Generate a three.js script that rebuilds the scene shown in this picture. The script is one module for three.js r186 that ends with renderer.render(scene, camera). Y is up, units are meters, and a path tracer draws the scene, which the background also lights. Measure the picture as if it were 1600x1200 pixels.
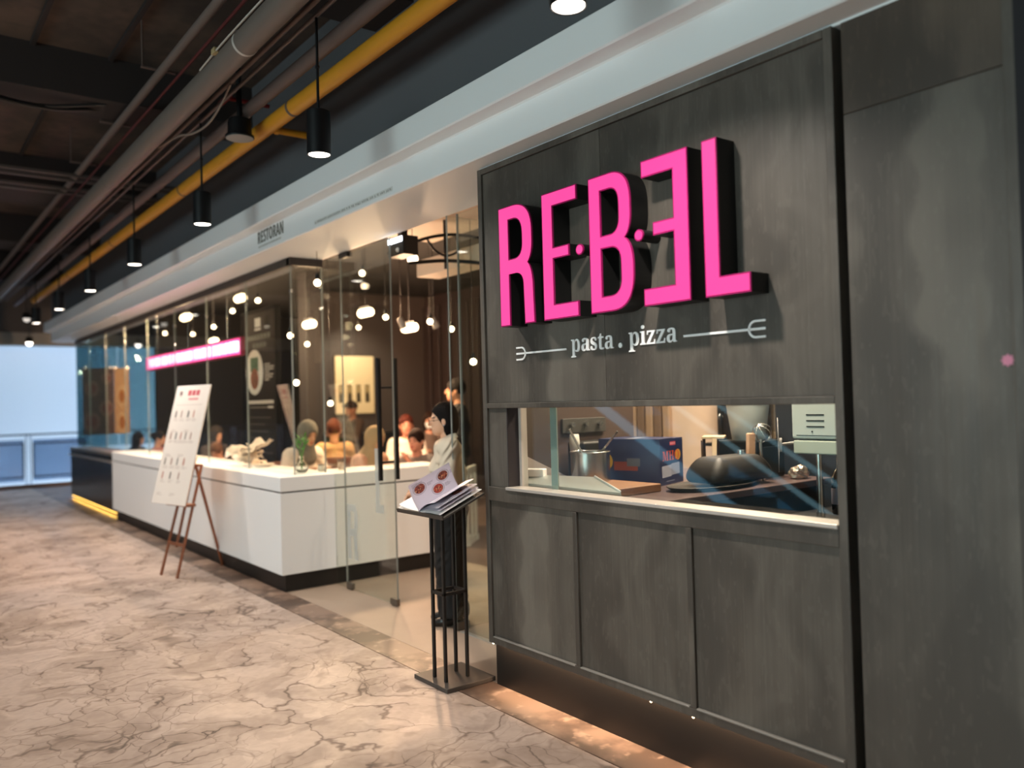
import * as THREE from 'three';
import { RoundedBoxGeometry } from 'three/addons/geometries/RoundedBoxGeometry.js';
import { mergeGeometries, mergeVertices } from 'three/addons/utils/BufferGeometryUtils.js';
import { FontLoader } from 'three/addons/loaders/FontLoader.js';
import { TextGeometry } from 'three/addons/geometries/TextGeometry.js';
import { RectAreaLightUniformsLib } from 'three/addons/lights/RectAreaLightUniformsLib.js';

// World: the shop front is the plane x = 0, the corridor lies at x < 0, depth runs towards -z, y is up, metres.
// ---------- camera, sky, large lights, exposure ----------
RectAreaLightUniformsLib.init();
const scene = new THREE.Scene();
const camera = new THREE.PerspectiveCamera(2 * Math.atan(600 / 1280) * 180 / Math.PI, 4 / 3, 0.05, 80);
camera.position.set(-2.691, 1.6, 3.7576);
camera.rotation.set(0.01875, -0.65779, -0.02674, 'YXZ');
camera.focus = 4.2;                      // focused on the lettered wall; the far end of the corridor blurs
camera.userData.fStop = 1.0;
scene.add(camera);
const renderer = new THREE.WebGLRenderer({ antialias: true });
renderer.toneMapping = THREE.LinearToneMapping;
renderer.toneMappingExposure = 1.15;
renderer.shadowMap.enabled = true;
// pale daylight that comes in only through a roof gap shaped to keep it beyond the far end
scene.background = new THREE.Color(0.56, 0.76, 1.0);
scene.backgroundIntensity = 10;
const PENDANT = { color: 0xfff4e8, I: 13, cone: 70 };     // black can pendants over the corridor
const ATRIUM = { color: 0xfff4e8, I: 7.5 };                // cans further out over the corridor
const TUBE = { color: 0xffcfa2, I: 12.5 };                   // warm interior lamps
const KITCHEN_I = 170;

// ---------- small helpers ----------
let seedState = 20240611;
const rnd = () => { seedState |= 0; seedState = (seedState + 0x6d2b79f5) | 0; let t = Math.imul(seedState ^ (seedState >>> 15), 1 | seedState); t = (t + Math.imul(t ^ (t >>> 7), 61 | t)) ^ t; return ((t ^ (t >>> 14)) >>> 0) / 4294967296; };
const rr = (a, b) => a + (b - a) * rnd();
const V = (x, y, z) => new THREE.Vector3(x, y, z);
const used = {};
function numbered(name) { const n = used[name] = (used[name] ?? -1) + 1; return n ? name + '_' + String(n).padStart(3, '0') : name; }
function tag(o, label, category, group) { o.userData.label = label; o.userData.category = category; if (group) o.userData.group = group; return o; }
function thing(name, label, category, [x, y, z] = [0, 0, 0], turn = 0, group) {
  const o = new THREE.Group(); o.name = numbered(name); scene.add(o); o.position.set(x, y, z); o.rotation.y = turn;
  return tag(o, label, category, group);
}
function merged(g) {
  if (!Array.isArray(g)) return g;
  if (g.length === 1) return g[0];
  const keep = g.map((q) => { const r = q.index ? q.toNonIndexed() : q; for (const k of Object.keys(r.attributes)) if (!['position', 'normal', 'uv', 'color'].includes(k)) r.deleteAttribute(k); return r; });
  const colored = keep.some((q) => q.attributes.color);
  if (colored) for (const q of keep) if (!q.attributes.color) q.setAttribute('color', new THREE.BufferAttribute(new Float32Array(q.attributes.position.count * 3).fill(1), 3));
  for (const q of keep) if (!q.attributes.uv) q.setAttribute('uv', new THREE.BufferAttribute(new Float32Array(q.attributes.position.count * 2), 2));
  return mergeGeometries(keep);
}
function mesh(name, g, m, parent = scene) {
  const o = new THREE.Mesh(merged(g), m); o.name = parent === scene ? numbered(name) : name; parent.add(o); return o;
}
function one(name, label, category, g, m, group) { return tag(mesh(name, g, m), label, category, group); }
function struct(name, g, m, parent = scene) { const o = mesh(name, g, m, parent); if (parent === scene) o.userData.kind = 'structure'; return o; }
function structGroup(name) { const o = new THREE.Group(); o.name = numbered(name); o.userData.kind = 'structure'; scene.add(o); return o; }
// box from min to max corner, uv in metres
function wuv(g) {
  const p = g.attributes.position, n = g.attributes.normal, uv = new Float32Array(p.count * 2);
  for (let i = 0; i < p.count; i++) {
    const ax = Math.abs(n.getX(i)), ay = Math.abs(n.getY(i)), az = Math.abs(n.getZ(i));
    if (ay >= ax && ay >= az) { uv[2 * i] = p.getX(i); uv[2 * i + 1] = p.getZ(i); } else if (ax >= az) { uv[2 * i] = p.getZ(i); uv[2 * i + 1] = p.getY(i); } else { uv[2 * i] = p.getX(i); uv[2 * i + 1] = p.getY(i); }
  }
  g.setAttribute('uv', new THREE.BufferAttribute(uv, 2)); return g;
}
const B = (x0, y0, z0, x1, y1, z1) => wuv(new THREE.BoxGeometry(x1 - x0, y1 - y0, z1 - z0).translate((x0 + x1) / 2, (y0 + y1) / 2, (z0 + z1) / 2));
function RB(x0, y0, z0, x1, y1, z1, r = 0.004, s = 2) { return wuv(new RoundedBoxGeometry(x1 - x0, y1 - y0, z1 - z0, s, Math.min(r, (x1 - x0) / 2.01, (y1 - y0) / 2.01, (z1 - z0) / 2.01)).translate((x0 + x1) / 2, (y0 + y1) / 2, (z0 + z1) / 2)); }
function rod(a, b, r, seg = 10, r2 = r) {       // capped cylinder from a to b
  const A = V(...a), C = V(...b), d = C.clone().sub(A), L = d.length();
  const g = new THREE.CylinderGeometry(r2, r, L, seg).translate(0, L / 2, 0);
  return g.applyQuaternion(new THREE.Quaternion().setFromUnitVectors(V(0, 1, 0), d.normalize())).translate(...a);
}
function bar(a, b, w, h, r = 0.003) {            // square bar from a to b
  const A = V(...a), C = V(...b), d = C.clone().sub(A), L = d.length();
  const g = new RoundedBoxGeometry(w, L, h, 1, Math.min(r, w / 2.1, h / 2.1)).translate(0, L / 2, 0);
  return g.applyQuaternion(new THREE.Quaternion().setFromUnitVectors(V(0, 1, 0), d.normalize())).translate(...a);
}
const tube = (pts, r, seg = 40, rad = 8) => new THREE.TubeGeometry(new THREE.CatmullRomCurve3(pts.map((p) => V(...p))), seg, r, rad);
const lathe = (pts, seg = 28) => new THREE.LatheGeometry(pts.map((p) => new THREE.Vector2(...p)), seg);

// ---------- noise and textures ----------
function hash(x, y, s) { let h = (x * 374761393 + y * 668265263 + s * 982451653) | 0; h = Math.imul(h ^ (h >>> 13), 1274126177); h ^= h >>> 16; return (h >>> 0) / 4294967296; }
function vnoise(x, y, per, s) {                  // tileable value noise, period per
  const x0 = Math.floor(x), y0 = Math.floor(y), fx = x - x0, fy = y - y0, u = fx * fx * (3 - 2 * fx), v = fy * fy * (3 - 2 * fy);
  const m = (a, p) => ((a % p) + p) % p, a = m(x0, per), b = m(x0 + 1, per), c = m(y0, per), d = m(y0 + 1, per);
  return (hash(a, c, s) * (1 - u) + hash(b, c, s) * u) * (1 - v) + (hash(a, d, s) * (1 - u) + hash(b, d, s) * u) * v;
}
function fbm(x, y, per, s, oct) { let t = 0, a = 0.5, n = 0; for (let i = 0; i < oct; i++) { t += a * vnoise(x, y, per, s + i * 17); n += a; x *= 2; y *= 2; per *= 2; a *= 0.5; } return t / n; }
function voro(x, y, per, s) {                    // tileable voronoi: [F1, F2, cell id]
  const xi = Math.floor(x), yi = Math.floor(y); let f1 = 9, f2 = 9, id = 0;
  for (let j = -1; j <= 1; j++) for (let i = -1; i <= 1; i++) {
    const cx = xi + i, cy = yi + j, mx = ((cx % per) + per) % per, my = ((cy % per) + per) % per;
    const dx = cx + hash(mx, my, s) - x, dy = cy + hash(mx, my, s + 5) - y, d = Math.sqrt(dx * dx + dy * dy);
    if (d < f1) { f2 = f1; f1 = d; id = hash(mx, my, s + 9); } else if (d < f2) f2 = d;
  }
  return [f1, f2, id];
}
const sm = (a, b, x) => { const t = Math.min(1, Math.max(0, (x - a) / (b - a))); return t * t * (3 - 2 * t); };
const mixc = (a, b, t) => [a[0] + (b[0] - a[0]) * t, a[1] + (b[1] - a[1]) * t, a[2] + (b[2] - a[2]) * t];
function dataTex(w, h, fn, srgb, repeat) {       // fn(u, v) -> [r, g, b] 0..255
  const d = new Uint8Array(w * h * 4);
  for (let y = 0, o = 0; y < h; y++) for (let x = 0; x < w; x++, o += 4) { const c = fn(x / w, y / h); d[o] = Math.max(0, Math.min(255, c[0])); d[o + 1] = Math.max(0, Math.min(255, c[1])); d[o + 2] = Math.max(0, Math.min(255, c[2])); d[o + 3] = 255; }
  const t = new THREE.DataTexture(d, w, h); if (srgb) t.colorSpace = THREE.SRGBColorSpace;
  t.wrapS = t.wrapT = THREE.RepeatWrapping; t.magFilter = THREE.LinearFilter; t.minFilter = THREE.LinearFilter; if (repeat) t.repeat.set(...repeat); t.needsUpdate = true; return t;
}
function canvasTex(w, h, draw) {
  const c = document.createElement('canvas'); c.width = w; c.height = h; const k = c.getContext('2d'); draw(k, w, h);
  const t = new THREE.CanvasTexture(c); t.colorSpace = THREE.SRGBColorSpace; return t;
}
const S = (color, roughness = 0.6, extra = {}) => new THREE.MeshStandardMaterial({ color, roughness, ...extra });
const P = (extra) => new THREE.MeshPhysicalMaterial(extra);
const glow = (color, k) => new THREE.MeshStandardMaterial({ color: 0x222222, roughness: 0.5, emissive: color, emissiveIntensity: k });

// worn polished concrete: pale peach patches, darker broken seams, stains (tile of 5 m)
const FT = 5;
const floorA = new Float32Array(2048 * 2048), floorB = new Float32Array(2048 * 2048);
for (let j = 0; j < 2048; j++) for (let i = 0; i < 2048; i++) {
  const u = i / 2048, v = j / 2048;
  const wx = (fbm(u * 14, v * 14, 14, 3, 5) - 0.5) * 3.4, wy = (fbm(u * 14, v * 14, 14, 41, 5) - 0.5) * 3.4;
  const [a1, a2, id] = voro(u * 13 + wx * 0.5, v * 13 + wy * 0.5, 13, 7);
  const [b1, b2, id2] = voro(u * 40 + wx * 0.8, v * 40 + wy * 0.8, 40, 23);
  const worn = fbm(u * 6, v * 6, 6, 71, 4), blot = fbm(u * 20 + wx * 0.7, v * 20 + wy * 0.7, 20, 91, 4), fine = fbm(u * 160, v * 160, 160, 111, 3);
  let d = (1 - sm(0.0, 0.05 + 0.08 * worn, a2 - a1)) * (0.12 + 0.56 * sm(0.40, 0.66, fbm(u * 24, v * 24, 24, 131, 2)));      // seams between patches
  d = Math.max(d, (1 - sm(0.0, 0.07, b2 - b1)) * sm(0.42, 0.6, worn) * 0.55);                                                    // crazing in the worn areas
  const hair = 1 - sm(0.0, 0.014, a2 - a1);                                                                                      // hairline crack
  d = Math.max(d, hair * sm(0.5, 0.66, fbm(u * 18, v * 18, 18, 151, 2)) * 0.95);
  d += sm(0.47, 0.68, blot) * 0.24 + sm(0.5, 0.66, worn) * 0.16 - sm(0.56, 0.62, fbm(u * 30 + wx, v * 30 + wy, 30, 161, 3)) * 0.12;
  d += (id - 0.5) * 0.12 + (id2 - 0.5) * 0.07 + (fine - 0.5) * 0.22;
  floorA[j * 2048 + i] = d; floorB[j * 2048 + i] = fine;
}
const FC0 = [178, 158, 145], FC1 = [142, 122, 109], FC2 = [80, 67, 59];
function fcol(d) { return d < 0.5 ? mixc(FC0, FC1, Math.max(-0.25, d) / 0.5) : mixc(FC1, FC2, Math.min(1, (d - 0.5) / 0.7)); }
const at = (u, v) => floorA[Math.min(2047, (v * 2048) | 0) * 2048 + Math.min(2047, (u * 2048) | 0)];
const T_floor = dataTex(2048, 2048, (u, v) => fcol(at(u, v)), true, [1 / FT, 1 / FT]);
const T_floorR = dataTex(1024, 1024, (u, v) => { const d = at(u, v); const r = 132 + 50 * d + 30 * (d < 0.02 ? -0.3 : 0); return [r, r, r]; }, false, [1 / FT, 1 / FT]);
const T_floorB = dataTex(1024, 1024, (u, v) => { const d = 190 - 110 * at(u, v); return [d, d, d]; }, false, [1 / FT, 1 / FT]);
const M_floor = S(0xffffff, 1, { map: T_floor, roughnessMap: T_floorR, bumpMap: T_floorB, bumpScale: 0.004 });
const T_strip = dataTex(512, 512, (u, v) => { const n = fbm(u * 6, v * 6, 6, 201, 5), k = fbm(u * 22, v * 22, 22, 211, 3); return mixc(mixc([146, 122, 106], [90, 73, 63], sm(0.38, 0.64, n)), [190, 164, 144], sm(0.6, 0.75, k) * 0.6); }, true, [1 / 1.3, 1 / 1.3]);
const M_strip = S(0xffffff, 0.42, { map: T_strip });
const T_entry = dataTex(512, 512, (u, v) => { const n = fbm(u * 5, v * 5, 5, 221, 5); return mixc([186, 166, 148], [164, 144, 127], n); }, true, [1 / 1.7, 1 / 1.7]);
const M_entry = S(0xffffff, 0.5, { map: T_entry });
// dark stained veneer: vertical grain and cloudy wear (tile 1.2 x 2.4 m)
function veneer(s, c0, c1, c2) {
  return dataTex(1024, 1024, (u, v) => {
    const g = fbm(u * 180, v * 5, 180, s, 3), cl = fbm(u * 5 + fbm(u * 9, v * 9, 9, s + 3, 2), v * 3, 45, s + 31, 4), st = fbm(u * 16, v * 1, 16, s + 61, 3), sp = fbm(u * 90, v * 60, 90 * 60, s + 77, 2);
    let t = 0.74 * cl + 0.16 * st + 0.09 * g; t = sm(0.3, 0.7, t); const c = mixc(mixc(c0, c1, t), c2, sm(0.6, 0.72, cl) * 0.5 + (sp > 0.72 ? 0.18 : 0)); return c;
  }, true, [1 / 1.2, 1 / 2.4]);
}
const T_wood = veneer(301, [68, 62, 56], [101, 94, 86], [113, 107, 98]);
const T_woodR = dataTex(512, 512, (u, v) => { const r = 96 + 60 * fbm(u * 40, v * 4, 40, 351, 3); return [r, r, r]; }, false, [1 / 1.2, 1 / 2.4]);
T_wood.wrapS = T_wood.wrapT = THREE.MirroredRepeatWrapping;
const woodAt = (ox, oy, tone = 0xffffff) => { const t = T_wood.clone(); t.offset.set(ox, oy); t.needsUpdate = true; return S(tone, 1, { map: t, roughnessMap: T_woodR }); };
const M_wood = S(0xffffff, 1, { map: T_wood, roughnessMap: T_woodR }), M_sheets = [woodAt(0.13, 0.31), woodAt(0.57, 0.12), woodAt(0.36, 0.74), woodAt(0.82, 0.45), woodAt(0.21, 0.9), woodAt(0.68, 0.6, 0xf4e4d8)];
const T_slab = dataTex(512, 512, (u, v) => { const n = fbm(u * 6, v * 6, 6, 401, 5), k = fbm(u * 40, v * 40, 40, 421, 2); return mixc([88, 73, 62], [60, 50, 44], sm(0.3, 0.7, n * 0.8 + k * 0.2)); }, true, [1 / 3, 1 / 3]);
const M_slab = S(0xffffff, 0.95, { map: T_slab });
const M_white = S(0xf0f0f1, 0.5), M_fascia = S(0xeef1f2, 0.6), M_black = S(0x121212, 0.5), M_blackGloss = S(0x0d0b0a, 0.22), M_kick = S(0x1c1815, 0.42), M_charcoal = S(0x5c5d60, 0.8);
const M_blackMetal = S(0x18181a, 0.45, { metalness: 0.4 }), M_steel = S(0xc2c4c4, 0.26, { metalness: 1 }), M_darkInside = S(0x1a1716, 0.85), M_brownWall = S(0x2f2322, 0.6);
const M_glass = P({ color: 0xf6fbf9, transmission: 1, thickness: 0, roughness: 0, ior: 1.5 });
const M_glassTeal = P({ color: 0xc6dce0, transmission: 1, thickness: 0, roughness: 0, ior: 1.5 });
const M_glassEdge = P({ color: 0xb4bab6, roughness: 0.25, transmission: 0.45, thickness: 0, ior: 1.5 });
const M_paper = S(0xf4f0ee, 0.7), M_shelf = S(0x3c3733, 0.55);
const FONT_SERIF = await new FontLoader().loadAsync('fonts/droid/droid_serif_bold.typeface.json');
const FONT_SANS = await new FontLoader().loadAsync('fonts/droid/droid_sans_bold.typeface.json');
// ---------- the setting ----------
{
  const f = structGroup('floor');
  struct('slab', [B(-6.2, -0.3, -16.6, -0.181, 0, 7)], M_floor, f);
  struct('border_strip', [B(-0.174, -0.3, -2.96, 0.055, 0, -0.36)], M_strip, f);
  struct('border_strip', [B(-0.174, -0.3, -0.357, 0.055, 0, 7)], M_strip, f);
  struct('border_strip', [B(-0.174, -0.3, -16.6, 0.055, 0, -2.963)], M_strip, f);
  struct('joint', [B(-0.182, -0.3, -16.6, -0.173, -0.016, 7)], M_strip, f);
  struct('entrance_slab', [B(0.056, -0.3, -3.2, 1.9, 0.001, 0.2)], M_entry, f);
  struct('dining_floor', [B(1.9, -0.3, -16.6, 8, 0, 3.2), B(0.056, -0.3, -16.6, 1.9, 0, -3.2), B(0.056, -0.3, 0.2, 1.9, 0, 3.2)], S(0x6d574a, 0.35), f);
  struct('threshold_track', [RB(0.47, 0, -1.0, 0.51, 0.006, -0.02, 0.002)], S(0xb9b6ae, 0.4, { metalness: 0.6 }), f);
}
{
  const c = structGroup('ceiling');
  struct('slab', [B(-6.2, 4.45, -16.6, 0.3, 4.6, 7)], M_slab, c);
  for (const [z, w, h] of [[-0.6, 0.5, 0.35], [-3.4, 0.5, 0.35], [-6.6, 0.7, 0.4], [-9.8, 0.7, 0.4], [-13, 0.8, 0.5], [2.6, 0.5, 0.35], [5.6, 0.5, 0.35]]) struct('beam', [B(-6.2, 4.45 - h, z - w, 0, 4.45, z)], S(0x2a2220, 0.9), c);
  for (const [x, z0, z1] of [[-1.75, -3.4, -0.6], [-2.05, -6.6, -3.4], [-1.45, -6.6, -3.4], [-2.6, -3.4, -0.6], [-3.1, -6.6, -3.4], [-1.2, -3.4, -0.6]]) struct('seam_batten', [B(x, 4.42, z0, x + 0.035, 4.45, z1 - 0.5)], S(0x241c1a, 0.9), c);
  struct('end_drop', [B(-6.2, 3.3, -16.62, 8, 4.6, -16.4)], S(0x4b4848, 0.8), c);
  struct('end_drop_band', [B(-6.2, 3.03, -16.66, 8, 3.3, -16.38)], S(0x8b8a86, 0.7), c);
  struct('dining_ceiling', [B(0.12, 3.5, -13.4, 8, 3.6, 3.2)], S(0x161314, 0.9), c);
}
// atrium: a daylit void beyond the corridor's open edge and beyond its far end; its unseen roof is shaped to let sky in at the far end only
{
  struct('wall_far', [B(-0.45, -5, -21.3, 9, 9, -21)], S(0xe4e8ee, 0.8));
  struct('wall_far_left', [B(-14, -5, -21.3, -0.45, 9, -20.9)], S(0x2a2829, 0.8));
  struct('wall_left', [B(-14.3, -5, -21.3, -14, 9, 7.2)], S(0x9aa09f, 0.8));
  struct('wall_back', [B(-14.3, -5, 7, 8, 9, 7.3)], S(0x77726c, 0.8));
  struct('wall_right', [B(8, -0.3, -21.3, 8.3, 9, 7.3)], S(0x77726c, 0.8));
  struct('floor', [B(-14, -5, -21, 9, -4.8, 7)], S(0x9a938a, 0.7));
  struct('ceiling', [B(-14, 8.9, -16.9, 9, 9, 7.2), B(-14, 8.9, -21, -1.2, 9, -16.9), B(0, 4.6, -16.6, 0.3, 9, 7.2)], S(0x3a3836, 0.9));
  const t = structGroup('trim_1'); struct('slab_edge', [B(-6.28, -0.45, -16.6, -6.2, 0.02, 7), B(-6.28, 4.2, -16.6, -6.2, 4.7, 7)], S(0xb9bab6, 0.6), t);
}
// ---------- fascia and bulkhead over the shop front ----------
{
  const w = structGroup('wall_front_upper');
  struct('bulkhead', [B(-0.02, 3.1, -14.3, 0.3, 4.45, 7)], M_charcoal, w);
  const prof = [[0.3, 2.91], [-0.105, 2.91], [-0.112, 2.917], [-0.112, 3.088], [-0.120, 3.096], [-0.218, 3.096], [-0.226, 3.104], [-0.226, 3.262], [-0.219, 3.269], [-0.02, 3.269], [-0.02, 3.1], [0.3, 3.1]];
  const sh = new THREE.Shape(prof.map(([x, y]) => new THREE.Vector2(x, y)));
  struct('fascia_beam', [new THREE.ExtrudeGeometry(sh, { depth: 18.8, bevelEnabled: false }).translate(0, 0, -13.8)], M_fascia, w);
  // soffit over the recessed entrance, and the rounded far end of the narrow soffit
  struct('entrance_soffit', [B(0.3, 2.91, -3.14, 0.50, 3.1, 0.02)], M_fascia, w);
  const s2 = new THREE.Shape(); s2.moveTo(0.02, 0); s2.lineTo(0.30, 0); s2.lineTo(0.30, -0.9); s2.absarc(-0.6, -0.9, 0.9, 0, Math.PI / 2, false);
  struct('glass_head', [B(0.185, 2.84, -13.2, 0.235, 2.91, -3.15), B(0.185, 2.84, -3.2, 0.5, 2.91, -3.13)], S(0x3a322d, 0.6), w);
}
// ---------- dark timber wall that carries the sign ----------
{
  const w = structGroup('wall_front');
  const X = 0, D = 0.09;                          // faces at x = 0, 9 cm deep; panels sit back 12 mm inside their frame
  const stile = (y0, y1, z0, z1) => struct('stile', [RB(X, y0, z0, D, y1, z1, 0.004)], M_wood, w);
  let sheet = 0; const panel = (y0, y1, z0, z1, m = M_sheets[sheet++ % 5]) => struct('panel', [RB(0.013, y0, z0, D, y1, z1, 0.003)], m, w);
  stile(0.244, 2.9, 0, 0.036);                    // left edge stile
  stile(2.868, 2.9, 0.036, 2.148); stile(1.553, 1.582, 0.036, 2.148);   // top rail, rail above the hatch
  panel(1.582, 2.868, 0.036, 0.98); panel(1.582, 2.868, 0.982, 2.148);  // two sheets meet behind the sign
  stile(1.04, 1.118, 0.036, 2.148);               // rail under the hatch
  struct('stile', [RB(0, 0.244, 0.036, 0.026, 0.285, 2.148, 0.004)], M_wood, w);   // bottom rail, with the lamp slot behind it
  for (const z of [0.728, 1.445]) stile(0.285, 1.04, z, z + 0.03);
  panel(0.285, 1.04, 0.036, 0.728); panel(0.285, 1.04, 0.758, 1.445); panel(0.285, 1.04, 1.475, 2.148);
  panel(1.118, 1.553, 0.036, 0.2);                // short panel beside the hatch
  stile(0.05, 2.9, 2.148, 2.184);                 // full-height post
  struct('recessed_joint', [B(0.084, 0, 2.184, 0.095, 2.9, 2.212)], M_wood, w);
  panel(0, 2.572, 2.212, 2.735); panel(2.574, 2.9, 2.212, 2.735, M_sheets[5]); stile(0, 2.9, 2.735, 2.772);
  struct('corner_return', [B(-0.015, 0, 2.774, 0.1, 2.9, 3.6)], S(0x17141a, 0.7), w);
  struct('bead', [RB(-0.004, 0.281, 0.05, 0.013, 0.289, 0.724, 0.003), RB(-0.004, 0.281, 0.762, 0.013, 0.289, 1.441, 0.003), RB(-0.004, 0.281, 1.479, 0.013, 0.289, 2.14, 0.003)], S(0x8b867f, 0.35), w);
  struct('kick_plate', [B(0.05, 0, 0.0, 0.075, 0.2845, 2.184)], M_kick, w);
  struct('end_return', [B(0.09, 0, 0, 0.16, 2.9, 0.02)], M_wood, w);
  struct('backing', [B(0.075, 0, 0.0, 0.09, 0.25, 2.2)], M_black, w);
  struct('top_filler', [B(0.02, 2.9, 0, 0.3, 2.93, 3.6)], M_fascia, w);
}
{ // hatch window: jamb, sill, glass
  const w = structGroup('window_1');
  struct('jamb', [RB(0.09, 1.118, 0.185, 0.135, 1.6, 0.225, 0.003)], S(0xb9aea6, 0.5), w);
  struct('reveal', [B(0.013, 1.118, 0.2, 0.09, 1.553, 0.206)], S(0x2b2326, 0.6), w);
  struct('sill', [RB(-0.008, 1.108, 0.2, 0.11, 1.124, 2.147, 0.003)], S(0xd8d0c8, 0.3, { metalness: 0.5 }), w);
  struct('pane', [B(0.1, 1.124, 0.215, 0.106, 1.6, 2.147)], M_glass, w);
  struct('pane_joint', [B(0.107, 1.124, 0.455, 0.115, 1.6, 0.505)], P({ color: 0x9aa69c, roughness: 0.5, transmission: 0.2, thickness: 0 }), w);
}
// glazing over the counters
{
  const zs = [-13.2, -12.0, -10.7, -9.4, -8.1, -6.8, -5.55, -4.3, -3.17];
  const w = structGroup('window_2');
  for (let i = 0; i < zs.length - 1; i++) {
    struct('pane', [B(0.204, 0.985, zs[i] + 0.004, 0.214, 2.85, zs[i + 1] - 0.004)], zs[i] < -11 ? M_glassTeal : M_glass, w);
    struct('pane_edge', [B(0.202, 0.985, zs[i + 1] - 0.0025, 0.216, 2.85, zs[i + 1] + 0.002)], M_glassEdge, w);
    struct('clamp', [RB(0.196, 2.6, zs[i + 1] - 0.02, 0.222, 2.63, zs[i + 1] + 0.02)], M_steel, w);
  }
  const e = structGroup('window_3');
  struct('pane', [B(0.218, 0.985, -3.172, 0.498, 2.9, -3.162)], M_glass, e);
  struct('pane_edge', [B(0.496, 0.985, -3.175, 0.506, 2.9, -3.16)], M_glassEdge, e);
  const n = structGroup('window_4');                   // end glazing of the dining room
  for (let i = 0; i < 2; i++) struct('pane', [B(0.22 + i * 0.7, 0.93, -13.2, 0.9 + i * 0.7, 2.85, -13.19)], M_glassTeal, n);
  struct('dark_wall', [B(1.6, 0, -13.3, 8, 3.5, -13.19)], M_darkInside, n);
  const p = structGroup('window_5');                   // fixed strip left of the door
  const sh = new THREE.Shape(); for (const [i, [z, y]] of [[-3.16, 0.99], [-2.985, 0.99], [-2.985, 0.01], [-2.785, 0.01], [-2.785, 2.9], [-3.16, 2.9]].entries()) i ? sh.lineTo(z, y) : sh.moveTo(z, y);
  struct('pane', [new THREE.ExtrudeGeometry(sh, { depth: 0.01, bevelEnabled: false }).rotateY(-Math.PI / 2).translate(0.51, 0, 0)], M_glass, p);
  struct('pane_edge', [B(0.499, 0.01, -2.788, 0.511, 2.9, -2.782)], M_glassEdge, p);
  const q = structGroup('window_6');                   // fixed pane right of the door opening
  struct('pane', [B(0.5, 0.012, -0.95, 0.51, 2.9, 0.0)], M_glass, q);
  struct('pane_edge', [B(0.498, 0.012, -0.958, 0.512, 2.9, -0.95)], M_glassEdge, q);
}
function doorLeaf(name, place, turn, width) {           // frameless glass leaf, hinge side at local x = 0
  const d = structGroup(name); d.position.set(...place); d.rotation.y = turn;
  struct('pane', [B(0, 0.012, -0.006, width, 2.9, 0.006)], M_glass, d);
  struct('pane_edge', [B(width - 0.002, 0.012, -0.006, width + 0.003, 2.9, 0.006)], M_glassEdge, d);
  for (const [x0, x1] of [[0, 0.1], [width - 0.1, width + 0.004]]) {
    struct('patch_fitting', [RB(x0, 0.008, -0.016, x1, 0.06, 0.016, 0.003)], S(0x6f675e, 0.35, { metalness: 0.7 }), d);
  }
  struct('top_fitting', [RB(0, 2.86, -0.022, 0.16, 2.908, 0.022, 0.003)], M_blackMetal, d);
  return d;
}
{
  const d = doorLeaf('door_1', [0.505, 0, -2.775], -Math.PI / 2, 0.865);
  const h = new THREE.Group(); h.name = 'handle'; d.add(h);
  for (const s of [-1, 1]) struct('grip', [RB(0.755, 0.985, s * 0.075 - 0.015, 0.785, 1.955, s * 0.075 + 0.015, 0.004)], M_blackMetal, h);
  for (const y of [1.13, 1.72]) struct('rung', [rod([0.77, y, -0.07], [0.77, y, 0.07], 0.009)], M_blackMetal, h);
  const e = doorLeaf('door_2', [1.33, 0, -1.035], Math.PI, 0.86);
}
{ // frosted letters on the glass door
  const fr = P({ color: 0xe6eaea, roughness: 0.5, transmission: 0.75, thickness: 0 });
  const d = scene.children.find((o) => o.name === 'door_1');
  const stroke = (pts) => { const s = new THREE.Shape(); pts.forEach((p, i) => (i ? s.lineTo(...p) : s.moveTo(...p))); return s; };
  const E1 = stroke([[0, 0], [0.13, 0], [0.13, 0.07], [0.07, 0.07], [0.07, 0.52], [0, 0.52]]);
  const R1 = stroke([[0, 0], [0.06, 0], [0.06, 0.2], [0.11, 0.2], [0.13, 0], [0.19, 0], [0.165, 0.22], [0.19, 0.29], [0.19, 0.4], [0.15, 0.47], [0, 0.47]]);
  const hole = new THREE.Path(); [[0.06, 0.26], [0.06, 0.41], [0.12, 0.41], [0.13, 0.38], [0.13, 0.29], [0.12, 0.26]].forEach((p, i) => (i ? hole.lineTo(...p) : hole.moveTo(...p))); R1.holes.push(hole);
  struct('frosted_letter', [new THREE.ExtrudeGeometry(E1, { depth: 0.001, bevelEnabled: false }).translate(0.55, 0.71, 0.0065)], fr, d);
  struct('frosted_letter', [new THREE.ExtrudeGeometry(R1, { depth: 0.001, bevelEnabled: false }).translate(0.03, 0.27, 0.0065)], fr, d);
}
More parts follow.
